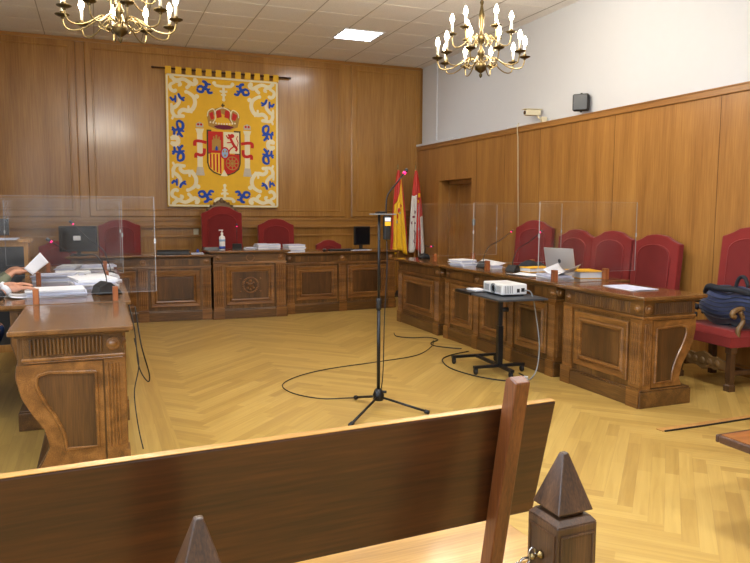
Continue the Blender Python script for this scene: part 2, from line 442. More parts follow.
# left wall with two tall windows and rear wall, both outside the photograph
WIN = [(-.6, 1.4), (2.2, 4.2)]
m = MB(); ys = [YF-.2] + [q for w_ in WIN for q in w_] + [YB+.2]
for i in range(0, len(ys), 2): m.box(XL-.2, XL, ys[i], ys[i+1], 0, ZC)
for a, b in WIN: m.box(XL-.2, XL, a, b, 0, 1.0); m.box(XL-.2, XL, a, b, 3.4, ZC)
wl = struct(m.build('wall_left', 'upper_wall'))
wr2 = struct(MB().box(XL-.2, XU+.2, YF-.2, YF, 0, ZC).build('wall_front', 'upper_wall'))
m = MB(); m.box(XL, XL+.03, YF, -.7, 0, 1.2); m.build('wainscot', 'side_wood', wl)
for i, (a, b) in enumerate(WIN):
    w_ = struct(bpy.data.objects.new('window_%d' % (i+1), None)); COL.objects.link(w_)
    m = MB()
    for (y0, y1, z0, z1) in ((a, a+.07, 1, 3.4), (b-.07, b, 1, 3.4), (a, b, 1, 1.07), (a, b, 3.33, 3.4), ((a+b)/2-.035, (a+b)/2+.035, 1, 3.4)):
        m.box(XL-.12, XL-.06, y0, y1, z0, z1)
    m.build('window_frame', 'white', w_, bevel=.004)
    MB().box(XL-.095, XL-.088, a+.05, b-.05, 1.05, 3.35).build('pane', 'acrylic', w_)

# ------------------------------------------------------------------ world + daylight
wd = bpy.data.worlds.new('World'); S.world = wd; wd.use_nodes = True
bg = wd.node_tree.nodes['Background']
sky = wd.node_tree.nodes.new('ShaderNodeTexSky'); sky.sky_type = 'NISHITA'; sky.sun_disc = False; sky.sun_elevation = R(35); sky.sun_rotation = R(90)
wd.node_tree.links.new(sky.outputs[0], bg.inputs[0]); bg.inputs[1].default_value = .35

def area(name, loc, rot, sx, sy, power, col, label=None):
    l = bpy.data.lights.new(name, 'AREA'); l.shape = 'RECTANGLE'; l.size = sx; l.size_y = sy; l.energy = power; l.color = col
    o = bpy.data.objects.new(name, l); COL.objects.link(o); o.location = loc; o.rotation_euler = rot; return o
for a, b in WIN:
    area('window_daylight', (XL-.03, (a+b)/2, 2.2), (0, R(-90), 0), 2.3, 1.9, 45, (.82,.9,1))

# recessed ceiling fittings
def ceiling_light(x, y, label):
    t = thing('ceiling_light', label, 'ceiling light', (x, y, ZC), 0, 'ceiling light panels')
    h = .31
    m = MB(); m.rings(lambda u, v, w: (u, v, w), -h, h, -h, h, [(0,0),(0,-.012),(.02,-.014),(.024,-.002)])
    m.build('frame', 'white', t)
    m = MB()
    for q in range(4): m.box(-h+.03, h-.03, -h+.04+q*.145, -h+.14+q*.145, -.010, -.003)
    m.build('diffuser', 'panel_light', t)
    m = MB()
    for q in range(5): m.box(-h+.025, h-.025, -h+.024+q*.1385, -h+.035+q*.1385, -.013, -.002)
    m.build('louvre', 'grey', t)
    l = bpy.data.lights.new('panel_lamp', 'AREA'); l.shape = 'SQUARE'; l.size = .56; l.energy = PANEL_W; l.color = (.95,.97,1)
    o = bpy.data.objects.new('panel_lamp', l); COL.objects.link(o); o.parent = t; o.location = (0,0,-.02)
    return t
PANEL_W = 10
ceiling_light(3.66, 9.81, 'lit square ceiling panel set in the white tiles above the flags')
PANEL_W = 40
for i, (x, y) in enumerate([(.3, 2.6), (3.0, 2.6), (.3,-.5), (3.0,-.5)]):
    ceiling_light(x, y, 'lit square panel in the ceiling tiles, out of the photo behind the viewer, ' + ('left front','right front','left rear','right rear')[i])

# ------------------------------------------------------------------ chandeliers
def make_chandelier(label):
    t = thing('chandelier', label, 'chandelier', (0,0,0), 0, 'brass candle chandeliers')
    m = MB()
    m.lathe([(.004,-.10),(.012,-.09),(.018,-.07),(.008,-.055),(.03,-.04),(.055,-.02),(.062,.01),(.05,.04),(.022,.06),(.018,.09),(.034,.12),(.038,.15),(.02,.18),(.014,.22),(.03,.25),(.045,.28),(.04,.31),(.018,.33),(.014,.37),(.026,.41),(.024,.46),(.032,.50),(.018,.56),(.011,.6),(.02,.63),(.006,.66)], 16)
    m.build('column', 'brass_dark', t, smooth=True)
    m = MB(); z = .66
    while z < 1.06:
        m.lathe([(.006,z),(.014,z+.012),(.014,z+.03),(.006,z+.042)], 8); z += .036
    m.build('chain', 'brass_dark', t, smooth=True)
    MB().lathe([(.02,1.06),(.05,1.08),(.07,1.13),(.07,1.165)], 16).build('canopy', 'brass', t, smooth=True)
    def arm(rad, z0, z1, big):
        m = MB()
        pts = [(.03,0,z0+.02),(.08,0,z0+.055),(.15*rad/.42,0,z0+.05),(.25*rad/.42,0,z0-.02),(.33*rad/.42,0,z0-.045),(.395*rad/.42,0,z0-.03),(rad,0,z1-.03),(rad,0,z1)]
        m.tube(spline(pts, 6), .0062, 6)
        m.tube(spline([(.12*rad/.42,0,z0+.055),(.16*rad/.42,0,z0-.0),(.12*rad/.42,0,z0-.03),(.09*rad/.42,0,z0-.005)], 5), .005, 6)
        o = m.build('arm', 'brass', t, smooth=True)
        MB().lathe([(.005,-.03),(.014,-.022),(.008,-.012),(.03,-.010),(.054,.002),(.056,.007),(.02,.004),(.015,.012),(.018,.025),(.015,.03)], 14).build('drip_pan', 'brass_dark', o, smooth=True, loc=(rad,0,z1))
        c = MB().lathe([(.012,.025),(.012,.115)], 10).build('candle', 'candle', o, smooth=True, loc=(rad,0,z1))
        MB().lathe([(.008,.112),(.019,.130),(.023,.150),(.016,.178),(.004,.204)], 10).build('bulb', 'bulb', o, smooth=True, loc=(rad,0,z1))
        l = bpy.data.lights.new('candle_lamp', 'POINT'); l.energy = CAND_W; l.color = (1,.80,.55); l.shadow_soft_size = .018
        return o
    CAND_W = 1
    a0 = arm(.43, .03, .095, True); a0.rotation_euler.z = R(10)
    for k in range(1, 10):
        a = dup(a0, t); a.rotation_euler.z = R(10+36*k)
    b0 = arm(.29, .25, .33, False); b0.rotation_euler.z = R(28)
    for k in range(1, 6):
        a = dup(b0, t); a.rotation_euler.z = R(28+60*k)
    # the light the lit candle ring throws
    for k in range(3):
        l = bpy.data.lights.new('candle_ring_lamp', 'POINT'); l.energy = 20; l.color = (1,.91,.78); l.shadow_soft_size = .12
        o = bpy.data.objects.new('candle_ring_lamp', l); COL.objects.link(o); o.parent = t
        o.location = (.36*math.cos(k*2.094), .36*math.sin(k*2.094), .42)
    return t
c0 = make_chandelier('brass candle chandelier hanging nearest the white right wall')
c0.location = (3.60, 6.15, 2.93)
c1 = dup(c0); c1.location = (.22, 5.97, 2.92)
c1['label'] = 'brass candle chandelier hanging over the left desks, cut by the top of the photo'
c1.rotation_euler.z = R(13)

# ------------------------------------------------------------------ desks
def flutes(m, fn, u0, u1, v0, v1, n, d=.006, vertical=True):
    """half-round ridges filling a rectangle"""
    w = (u1-u0)/n
    for i in range(n):
        a = u0+w*i; 
        ring = [(a+w*.12, 0), (a+w*.25, d), (a+w*.5, d*1.35), (a+w*.75, d), (a+w*.88, 0)]
        vs = [fn(p[0], v0, p[1]) for p in ring]+[fn(p[0], v1, p[1]) for p in ring]
        fs = [(k, k+1, 6+k, 5+k) for k in range(4)] + [(0,1,2,3,4), (9,8,7,6,5)]
        m.add(vs, fs)
def rosette(t, fn, u, v, r=.028):
    m = MB()
    prof = [(r*1.25,0),(r*1.25,.006),(r,.010),(r*.9,.006),(r*.65,.016),(r*.3,.022),(.002,.023)]
    n = 14; vs = []
    for q, (rr, h) in enumerate(prof):
        for k in range(n): vs.append(fn(u+rr*math.cos(2*PI*k/n), v+rr*math.sin(2*PI*k/n), h))
    m.add(vs, [(i*n+k, i*n+(k+1)%n, (i+1)*n+(k+1)%n, (i+1)*n+k) for i in range(len(prof)-1) for k in range(n)]+[tuple((len(prof)-1)*n+k for k in range(n))])
    return m.build('rosette', 'desk_mid', t, smooth=True)
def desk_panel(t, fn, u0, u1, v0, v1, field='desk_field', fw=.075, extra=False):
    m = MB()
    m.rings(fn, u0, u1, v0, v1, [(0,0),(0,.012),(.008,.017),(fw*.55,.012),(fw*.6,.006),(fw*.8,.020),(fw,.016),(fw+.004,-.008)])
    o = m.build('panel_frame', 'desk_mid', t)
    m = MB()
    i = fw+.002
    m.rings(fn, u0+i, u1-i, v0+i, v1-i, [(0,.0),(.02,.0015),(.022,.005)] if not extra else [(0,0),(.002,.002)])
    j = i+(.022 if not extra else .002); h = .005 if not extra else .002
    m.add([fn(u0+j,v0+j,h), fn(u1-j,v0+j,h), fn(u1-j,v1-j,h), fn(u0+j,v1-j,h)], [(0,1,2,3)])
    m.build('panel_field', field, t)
    return o
def make_desk(label, L, D, H, bays, loc, rz, group, ends='both', scroll=True, flute_front=False, pil=.085, carved=False, name='counsel_desk', cat='desk', ph=.125):
    """origin at the middle of the front foot; x along, y to the back"""
    t = thing(name, label, cat, loc, rz, group)
    X0, X1 = -L/2, L/2
    ZF0, ZF1 = H-.165, H-.04                 # frieze
    F = lambda u, v, h: (u, .025-h, v)       # front face map
    # carcass
    if scroll:
        k = 1 if D < .6 else D/.6
        back = [(.545,ZF1),(.545,ZF0),(.56,ZF0-.06),(.562,.60),(.537,.49),(.49,.40),(.435,.33),(.413,.26),(.415,.20),(.44,.15),(.475,.09),(.50,min(.088,ph))]
        poly = [(.03,ph)] + [(.03,ZF1)] + [(y*k, z) for y, z in back]
        for sx in (X0+.03, X1-.065):
            MB().prism(poly, YZ, sx, sx+.035).build('end_panel', 'desk', t, bevel=.004)
        m = MB().box(X0+.05, X1-.05, .03, .06, .12, ZF1); m.build('front_board', 'desk_h', t)
        m = MB().box(X0+.05, X1-.05, .06, D-.08, ZF0+.02, ZF1); m.build('apron', 'desk_h', t)
    else:
        MB().box(X0+.03, X1-.03, .03, D-.03, .1, ZF1).build('carcass', 'desk', t)
    # plinth
    m = MB(); m.box(X0, X1, 0, D*.9 if scroll else D, 0, ph); m.box(X0+.008, X1-.008, .008, (D*.9 if scroll else D)-.008, ph, ph+.015)
    m.build('plinth', 'desk_h', t, bevel=.006)
    # frieze + mouldings + top
    kx = D*.93 if scroll else D-.02
    m = MB(); m.box(X0+.02, X1-.02, .018, kx, ZF0, ZF1); m.build('frieze', 'desk_h', t, bevel=.003)
    m = MB(); m.box(X0+.008, X1-.008, .006, kx+.01, ZF0-.012, ZF0+.006); m.box(X0+.014, X1-.014, .012, kx, ZF0-.024, ZF0-.012); m.build('waist_molding', 'desk_mid', t, bevel=.005)
    m = MB(); m.box(X0-.02, X1+.02, -.02, D, H-.04, H-.026); m.build('cornice', 'desk_h', t, bevel=.006)
    m = MB(); m.box(X0-.04, X1+.04, -.04, D+.03, H-.028, H); m.build('worktop', 'desk_top', t, bevel=.007, seg=3)
    # front bays
    n = bays; bw = (L-.04-pil*(n+1))/n
    for i in range(n+1):
        u0 = X0+.02+i*(bw+pil)
        m = MB(); m.box(u0, u0+pil, .008, .03, .14, ZF0-.02)
        m.box(u0-.004, u0+pil+.004, -.008, .03, 0, .15)
        flutes(m, lambda u, v, h: (u, .008-h, v), u0+.012, u0+pil-.012, .18, ZF0-.05, 4, .005)
        m.build('pilaster', 'desk_mid', t)
        rosette(t, lambda u, v, h: (u, .018-h, v), u0+pil/2, (ZF0+ZF1)/2, .024 if scroll else .034)
    for i in range(n):
        u0 = X0+.02+pil+i*(bw+pil); u1 = u0+bw
        MB().box(u0-.005, u1+.005, .026, .05, .13, ZF0-.01).build('stile', 'desk', t)
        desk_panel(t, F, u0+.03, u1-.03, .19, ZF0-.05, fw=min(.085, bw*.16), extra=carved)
        m = MB()
        if flute_front: flutes(m, lambda u, v, h: (u, .018-h, v), u0+.02, u1-.02, ZF0+.022, ZF1-.018, max(8, int(bw/.03)), .007)
        elif not carved: m.box(u0+.02, u1-.02, .012, .02, ZF0+.024, ZF1-.022)
        if m.v: m.build('fluting' if flute_front else 'frieze_panel', 'desk', t)
    # ends
    if scroll:
        for s_, on in ((-1, True), (1, True)):
            xe = X1-.03 if s_ > 0 else X0+.03
            E_ = lambda u, v, h: (xe+s_*h, u, v)
            k = 1 if D < .6 else D/.6
            m = MB(); m.prism([(.03,ph+.015),(.115,ph+.015),(.115,ZF0-.02),(.03,ZF0-.02)], lambda u, v, w: E_(u, v, w), 0, .012)
            flutes(m, lambda u, v, h: E_(u, v, .012+h), .036, .108, .18, ZF0-.05, 4, .005)
            m.build('pilaster', 'desk_mid', t)
            outl = [(.16,.61),(.16,.19),(.30*k,.19)]+[(a_.x, a_.y) for a_ in spline([(.325*k,.19,0),(.335*k,.28,0),(.375*k,.38,0),(.425*k,.47,0),(.46*k,.56,0),(.45*k,.61,0)], 4)]+[(.40*k,.625)]
            # outer frame band following the scroll
            zb = min(.15, ph+.025)
            outer = [(.125,zb),((.43 if zb > .1 else .495)*k,zb)]+([(.445*k,.12)] if zb < .1 else [])+[(.405*k,.21),(.43*k,.31),(.487*k,.40),(.532*k,.49),(.555*k,.60),(.552*k,ZF0-.03),(.125,ZF0-.03)]
            MB().prism(outer, E_, 0, .008).build('end_frame', 'desk_mid', t)
            m = MB(); pts = [E_(u, v, .010) for u, v in outl]; m.tube(pts+[pts[0]], .010, 6)
            m.build('end_molding', 'desk_mid', t)
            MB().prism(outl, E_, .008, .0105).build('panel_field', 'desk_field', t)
            m = MB(); flutes(m, lambda u, v, h: (xe+s_*(.012+h), u, v), .12, D*.88, ZF0+.022, ZF1-.018, int(D/.028), .007); m.build('fluting', 'desk', t)
            rosette(t, lambda u, v, h: (xe+s_*(.012+h), u, v), .066, (ZF0+ZF1)/2, .03)
    if carved:
        m = MB(); uc = 0; zc = (.19+ZF0-.05)/2
        for k in range(26):
            a = 2*PI*k/26
            m.ell(F(uc+.105*math.cos(a), zc+.105*math.sin(a), .004), .02, .008, .012, 8, 5)
        for (u, v, rr) in ((0,0,.04),(-.045,.03,.02),(.045,.03,.02),(-.04,-.04,.02),(.04,-.04,.02),(0,.06,.025),(0,-.065,.02),(-.14,.09,.014),(.14,.09,.014),(-.14,-.09,.014),(.14,-.09,.014)):
            m.ell(F(uc+u, zc+v, .004), rr, .010, rr*.8, 8, 6)
        m.build('carved_crest', 'desk_mid', t, smooth=True)
        m = MB(); m.tube([(.055*math.cos(2*PI*k/20), .014, (ZF0+ZF1)/2+.05*math.sin(2*PI*k/20)) for k in range(21)], .006, 6)
        m.build('carved_ring', 'desk_mid', t, smooth=True)
    return t

HD = .868
GR, GL = 'desks of the right-hand row', 'desks of the left-hand row'
make_desk('short dark wooden desk nearest the viewer in the right row, white sheets on top', .99, .57, HD, 1, (3.80, 4.515, 0), R(-90), GR, flute_front=True, pil=.12)
make_desk('long dark wooden desk with three front panels behind the projector cart', 2.17, .78, HD+.004, 3, (3.81, 6.195, 0), R(-90), GR, pil=.10)
make_desk('dark wooden desk at the far end of the right row, nearest the flags', 1.26, .80, HD-.002, 1, (3.80, 8.01, 0), R(-90), GR, pil=.12)
make_desk('short dark wooden desk nearest the viewer in the left row, scrolled end facing out', .99, .555, HD, 1, (.125, 4.53, 0), R(90), GL, ph=.02, flute_front=True, pil=.12)
make_desk('long dark wooden desk of the left row covered with stacks of papers', 2.17, .78, HD+.004, 3, (.16, 6.21, 0), R(90), GL, pil=.10)
make_desk('dark wooden desk at the far end of the left row, beside the judges bench', 1.26, .78, HD-.002, 1, (.15, 8.02, 0), R(90), GL, pil=.12)

make_desk('raised middle section of the judges bench with carved crest panel', 1.06, .70, .955, 1, (1.97, 9.58, 0), 0, 'sections of the judges bench', scroll=False, pil=.14, carved=True, name='judges_bench', cat='judges bench')
make_desk('right wing of the judges bench under the computer monitor', 1.82, .66, .905, 2, (3.413, 9.79, 0), R(4.2), 'sections of the judges bench', scroll=False, pil=.12, name='judges_bench', cat='judges bench')
make_desk('left wing of the judges bench with a black folder on top', 1.82, .66, .905, 2, (.545, 9.695, 0), R(-4.2), 'sections of the judges bench', scroll=False, pil=.12, name='judges_bench', cat='judges bench')

# ------------------------------------------------------------------ acrylic dividers
def divider(x0, x1, y, z0, label, bx):
    t = thing('acrylic_screen', label, 'screen', ((x0+x1)/2, y, HD), 0, 'clear acrylic screens across the desks')
    w = (x1-x0)/2; th = .0025
    MB().box(-w, w, -th, th, z0-HD, 1.595-HD).build('pane', 'acrylic', t)
    m = MB()
    e = .002
    m.box(-w-.001, -w+e, -th-.001, th+.001, z0-HD, 1.595-HD); m.box(w-e, w+.001, -th-.001, th+.001, z0-HD, 1.595-HD)
    m.build('side_edge', 'acrylic_edge', t)
    m = MB(); m.box(-w, w, -th, th, z0-HD-.001, z0-HD+.001); m.box(-w, w, -th, th, 1.595-HD, 1.595-HD+.001); m.build('level_edge', 'acrylic_edge', t)
    for b in bx:
        c = b-(x0+x1)/2
        m = MB(); m.box(c-.018, c+.018, -.03, -.003, .003, .105); m.box(c-.018, c+.018, .003, .03, .003, .105); m.box(c-.018, c+.018, -.003, .003, .003, z0-HD-.002)
        m.build('support_block', 'block', t, bevel=.003)
    m = MB()
    for s_ in (-1, 1): m.box(s_*w-.007, s_*w+.007, -.006, .006, .40, .435)
    m.build('edge_clip', 'acrylic_edge', t, bevel=.003)
    return t
divider(3.69, 4.80, 5.22, .945, 'clear acrylic screen across the right desks just behind the paper sheets', (3.87, 4.45))
divider(3.74, 4.88, 6.48, .945, 'clear acrylic screen between the laptop and the two desk microphones', (3.92, 4.5))
divider(3.72, 4.85, 7.80, .945, 'clear acrylic screen on the right desk closest to the door', (3.95, 4.5))
divider(-.70, .375, 5.12, .93, 'clear acrylic screen across the left desks in front of the papers', (-.40, .10))
divider(-.82, .20, 6.48, .95, 'clear acrylic screen behind the first paper stacks on the left row', (-.48, .06))
divider(-.86, .22, 7.75, .95, 'clear acrylic screen on the far left desk', (-.48, .06))

# ------------------------------------------------------------------ chairs
def chair_back_poly(w, z0, zs, zp):
    pts = [(-w*.9,z0),(w*.9,z0),(w,z0+.15),(w,zs)]
    pts += [(w*.86, zs+.012), (w*.62, zs+(zp-zs)*.45), (w*.42, zs+(zp-zs)*.82), (w*.18, zp-.004), (0, zp)]
    n = len(pts)
    return pts + [(-x, z) for x, z in reversed(pts[3:-1])] + [(-w, z0+.15)]
def make_armchair(label, loc, rz, H=1.34, shoulder=.10, crest=False, group='red velvet armchairs along the right wall', W=.30, arms=True):
    t = thing('armchair', label, 'armchair', loc, rz, group)
    # local: faces -y ; depth 0 (front) .. .56
    D = .46
    m = MB()
    def cush(u, v):
        x = (u-.5)*2*W; y = .0+v*D
        e = min(u, 1-u, v, 1-v)
        return (x, y, .465+.055*min(1, (e/.10))**.5 if e > 0 else .465)
    m.grid(cush, 16, 12); m.box(-W, W, 0, D, .375, .4645)
    m.build('seat', 'velvet', t, smooth=False, bevel=.006)
    tilt = Matrix.Translation((0, D-.03, .42)) @ Matrix.Rotation(R(-4.5), 4, 'X') @ Matrix.Translation((0, 0, -.42))
    f = lambda u, v, w: tuple(tilt @ Vector((u, w, v)))
    zs = H-shoulder
    poly = chair_back_poly(W, .42, zs, H)
    MB().prism(poly, f, 0, .075).build('backrest', 'velvet', t, bevel=.014, seg=3)
    inner = []
    wi = W*.68
    arch = [(wi*math.cos(a), zs-.13+.11*math.sin(a)+.0) for a in [PI*k/12 for k in range(13)]]
    ip = [(-wi, .52)] + [(wi, .52)] + arch[0:]
    MB().prism(ip, f, -.010, .01).build('back_panel', 'velvet_d', t, bevel=.008)
    m = MB(); pp = [f(u, v, -.006) for u, v in ip]; m.tube(pp+[pp[0]], .009, 6); m.build('piping', 'velvet', t, smooth=True)
    # front carved stretcher, legs
    for sx in (-1, 1):
        m = MB(); x = sx*(W-.035)
        m.lathe([(.045,.0),(.045,.05),(.03,.06),(.036,.10),(.036,.32),(.045,.33),(.045,.38)], 4, (x, .045, 0), lambda p: Matrix.Rotation(PI/4, 3, 'Z') @ p)
        m.build('leg', 'post', t)
        m = MB(); m.prism([(D-.06,.0),(D+.01,.0),(D-.01,.38),(D-.06,.38)], YZ, x-.022, x+.022); m.build('leg', 'post', t, bevel=.003)
    top = [(-.26,.24),(-.20,.245),(-.15,.265),(-.09,.255),(-.05,.275),(0,.29),(.05,.275),(.09,.255),(.15,.265),(.20,.245),(.26,.24)]
    bot = [(.26,.17),(.20,.175),(.14,.15),(.08,.16),(0,.13),(-.08,.16),(-.14,.15),(-.20,.175),(-.26,.17)]
    m = MB(); kk = (W-.06)/.26
    m.prism([(x*kk, z) for x, z in top+bot], XZ, .03, .055)
    for xx in (-.16,-.08,0,.08,.16): m.ell((xx*kk,.028,.21),.028,.012,.03,10,6)
    m.build('stretcher', 'gilt', t)
    m = MB(); m.box(-W+.06, -W+.09, .07, D-.05, .12, .16); m.box(W-.09, W-.06, .07, D-.05, .12, .16); m.box(-W+.06, W-.06, .25, .28, .12, .16)
    m.build('side_stretcher', 'post', t, bevel=.004)
    if arms:
        for sx in (-1, 1):
            m = MB(); x = sx*(W-.02)
            m.tube(spline([(x, D-.02, .70), (x, .30, .695), (x, .12, .70), (x, .04, .685), (x, .02, .65), (x, .05, .635)], 5), [.022]*26, 8)
            m.tube(spline([(x, .10, .68), (x, .14, .60), (x, .09, .52), (x, .10, .43)], 5), .02, 8)
            m.build('armrest', 'gilt', t, smooth=True)
    if crest:
        m = MB()
        base = [(-.26,zs+.03),(-.2,zs+.09),(-.12,zs+.15),(-.05,zs+.20),(0,zs+.225),(.05,zs+.20),(.12,zs+.15),(.2,zs+.09),(.26,zs+.03),(.26,zs-.005),(.17,zs+.04),(.08,H-.01),(0,H),(-.08,H-.01),(-.17,zs+.04),(-.26,zs-.005)]
        m.prism(base, f, .01, .05)
        for k in range(9):
            u = -.22+.055*k; v = zs+.06+.125*(1-(u/.22)**2)
            m.ell(f(u, v, .005), .024, .018, .022, 8, 6)
        m.ell(f(0, zs+.2, .0), .03, .022, .045, 10, 6)
        m.build('carved_crest', 'gilt', t)
    return t
make_armchair('tall red velvet presiding chair with carved wooden crest under the banner', (1.85, 10.66, 0), 0, 1.58, .11, True, 'red velvet armchairs behind the judges bench', W=.32)
make_armchair('red velvet chair behind the paper stacks on the judges bench', (2.73, 10.66, 0), 0, 1.38, .10, False, 'red velvet armchairs behind the judges bench')
make_armchair('red velvet chair beside the dark monitor on the left wing', (.31, 10.66, 0), 0, 1.37, .09, False, 'red velvet armchairs behind the judges bench')
make_armchair('low red chair top just showing above the right wing of the judges bench', (3.58, 10.5, 0), 0, 1.03, .08, False, 'red velvet armchairs behind the judges bench', W=.22, arms=False)
make_armchair('low red chair top behind the raised page at the far left', (-.55, 10.52, 0), 0, 1.06, .08, False, 'red velvet armchairs behind the judges bench', W=.25, arms=False)
make_armchair('red velvet chair standing apart, between light switch and laptop', (4.84, 7.52, 0), R(-74), 1.40, .10)
make_armchair('red velvet chair directly right of the laptop screen, farthest of the touching three', (4.86, 6.84, 0), R(-90), 1.30, .09, W=.318)
make_armchair('middle one of the three touching red velvet chairs', (4.86, 6.20, 0), R(-90), 1.30, .09, W=.318)
make_armchair('red velvet chair behind the white sheets, nearest of the touching three', (4.86, 5.54, 0), R(-90), 1.28, .09, W=.318)
make_armchair('red velvet armchair at the right edge carrying the navy quilted jacket', (4.88, 4.47, 0), R(-94), 1.38, .09, W=.33)

# ------------------------------------------------------------------ banner
def banner():
    t = thing('heraldic_banner', 'golden wall banner with coat of arms and white and blue scrolls', 'banner', (1.96, YB-.07, 1.56), 0)
    t.rotation_euler.y = R(.35)
    W2, Hh = .905, 2.09
    K = .0158/7.5
    def fold(x, z): return -.012*math.sin((x+W2)*9)*(.35+.65*(1-z/Hh))
    m = MB(); m.grid(lambda u, v: ((u-.5)*2*W2, fold((u-.5)*2*W2, v*Hh), v*Hh), 60, 20)
    m.build('cloth', 'cloth_y', t, solid=.006, smooth=True)
    def P(x, z, h): return (x, fold(x, z)-.004-h, z)
    def strip(m, pts, w, h=.003, taper=True):
        sp = spline([(p[0], 0, p[1]) for p in pts], 6); n = len(sp); vs = []
        for i, p in enumerate(sp):
            tg = (sp[min(i+1, n-1)]-sp[max(i-1, 0)]).normalized(); nr = Vector((-tg.z, 0, tg.x))
            ww = w*(.55+.45*math.sin(PI*(.1+.8*i/(n-1)))) if taper else w
            for s_ in (-1, 1):
                q = p+nr*ww*s_*.5
                vs += [P(q.x, q.z, h), P(q.x, q.z, -.002)]
        fs = []
        for i in range(n-1):
            a = i*4; b = a+4
            fs += [(a, a+2, b+2, b), (a+1, a, b, b+1), (a+2, a+3, b+3, b+2)]
        m.add(vs, fs)
    def disc(m, c, rx, rz=None, h=.004, n=14):
        rz = rz or rx
        m.prism([(c[0]+rx*math.cos(2*PI*k/n), c[1]+rz*math.sin(2*PI*k/n)) for k in range(n)], lambda u, v, w: P(u, v, w), -.002, h)
    def poly(m, pts, h=.003, h0=-.002): m.prism(pts, lambda u, v, w: P(u, v, w), h0, h)
    # tabs and rod
    n = 12; pit = 2*W2/(n-.45)
    for i in range(n):
        x = -W2+i*pit; m = MB()
        m.box(x, x+pit*.58, -.022, -.016, Hh-.005, Hh+.10); m.box(x, x+pit*.58, .016, .022, Hh-.005, Hh+.10); m.box(x, x+pit*.58, -.022, .022, Hh+.10, Hh+.106)
        m.build('hanging_tab', 'cloth_y', t)
    m = MB(); m.tube([(-W2-.17, 0, Hh+.075), (W2+.19, 0, Hh+.075)], .014, 8)
    m.ell((-W2-.18,0,Hh+.075), .03,.02,.02); m.ell((W2+.20,0,Hh+.075), .03,.02,.02)
    m.build('rod', plain('dark_rod', srgb(70,42,22), .4), t, smooth=True)
    m = MB(); e = .03; b = .022
    for (x0, z0, x1, z1) in ((-W2+b,b,W2-b,b),(W2-b,b,W2-b,Hh-b),(W2-b,Hh-b,-W2+b,Hh-b),(-W2+b,Hh-b,-W2+b,b)):
        N = 30; strip(m, [(x0+(x1-x0)*i/N, z0+(z1-z0)*i/N) for i in range(N+1)], e, .002, False)
    m.build('border', 'emb_w', t)
    # scrolls drawn for one corner and mirrored to four
    def mir(pts, sx, sz): return [(((x-30)*K-W2)*-sx, (Hh-(y-82)*K*1.0) if sz > 0 else (y-82)*K) for x, y in pts]
    white = [([(75,105),(110,128),(160,118),(200,135),(232,150),(258,135),(250,115),(235,118)],22),([(185,180),(203,160),(205,138)],20),
             ([(75,105),(95,135),(125,140),(140,160),(120,168)],18),([(100,145),(65,165),(68,198),(95,212),(108,198)],20),
             ([(180,208),(205,220),(235,245),(245,290),(225,335),(195,350),(155,345),(128,365),(135,390),(155,388)],24),
             ([(120,235),(128,285),(105,320),(78,340),(78,370),(100,395),(150,395)],22),([(70,345),(72,300)],14),([(85,390),(72,420)],14),
             ([(190,350),(225,360)],14),([(195,345),(195,310)],14),([(60,560),(95,540),(120,575),(85,600)],18),([(60,590),(120,600)],16)]
    wd_ = [((258,238),16),((75,108),14),((245,122),13),((187,178),12),((180,210),13),((102,206),12),((155,392),12)]
    blue = [([(300,122),(325,130),(330,155),(312,170)],16),([(325,140),(365,142)],10),([(262,175),(285,160),(310,172),(300,200),(270,198),(262,178)],14),([(305,180),(335,180),(350,205),(378,200)],14),([(340,185),(360,175)],9),
            ([(62,255),(80,275),(100,265)],12),([(85,272),(75,285)],9),([(100,240),(100,295)],10),([(122,225),(135,255),(165,278)],13),([(145,262),(170,252)],9),
            ([(105,440),(125,430),(150,445),(150,480),(128,492),(112,470),(108,440)],14),([(72,475),(88,500),(85,535)],13),([(90,500),(125,492),(125,520),(150,548)],15),([(130,500),(162,505)],10),([(68,500),(90,490)],9),([(115,520),(110,540)],9),
            ([(85,640),(120,650),(130,690),(105,710),(80,690)],14),([(75,650),(95,690)],10),([(120,650),(155,640)],11),([(100,720),(140,700)],12)]
    for sx in (-1, 1):
        for sz in (-1, 1):
            mw, mb = MB(), MB()
            for p, w in white: strip(mw, mir(p, -sx, sz), w*K*1.3)
            for p, r in wd_: disc(mw, mir([p], -sx, sz)[0], r*K*1.1)
            for p, w in blue[:16]: strip(mb, mir(p, -sx, sz), w*K*1.55, .0035)
            mw.build('white_scroll', 'emb_w', t); mb.build('blue_scroll', 'emb_b', t)
    for sz in (-1, 1):
        mw = MB()
        for sx in (-1, 1):
            cen = [([(385,128),(400,145),(430,150),(460,150)],18),([(430,185),(450,190),(459,180)],14),([(440,215),(459,212)],12)]
            for p, w in cen: strip(mw, mir(p, -sx, sz), w*K*1.2)
            disc(mw, mir([(390,130)], -sx, sz)[0], 15*K)
        strip(mw, mir([(459,140),(459,190),(459,250)], 1, sz), 20*K); disc(mw, mir([(459,250)], 1, sz)[0], 13*K)
        mw.build('white_scroll', 'emb_w', t)
    # arms: zoom units 3.313 px per photo px, origin at the cloth's top left
    q = .0158/3.313*1.0
    G = lambda pts: [((x-241)*q, Hh-(y-94.6)*q*1.043) for x, y in pts]
    m = MB(); shield = [(183,264),(298,264),(298,370),(292,390),(275,403),(255,410),(240,413),(225,410),(205,403),(189,390),(183,370)]
    poly(m, G(shield), .004); m.build('shield_edge', 'emb_k', t)
    m = MB(); 
    poly(m, G([(188,269),(237,269),(237,338),(188,338)]), .006)
    m.build('castle_quarter', 'emb_r', t)
    m = MB(); poly(m, G([(200,330),(200,296),(204,296),(204,285),(208,285),(208,292),(212,292),(212,280),(218,280),(218,292),(222,292),(222,285),(226,285),(226,296),(230,296),(230,330)]), .008)
    m.build('castle', 'emb_g', t)
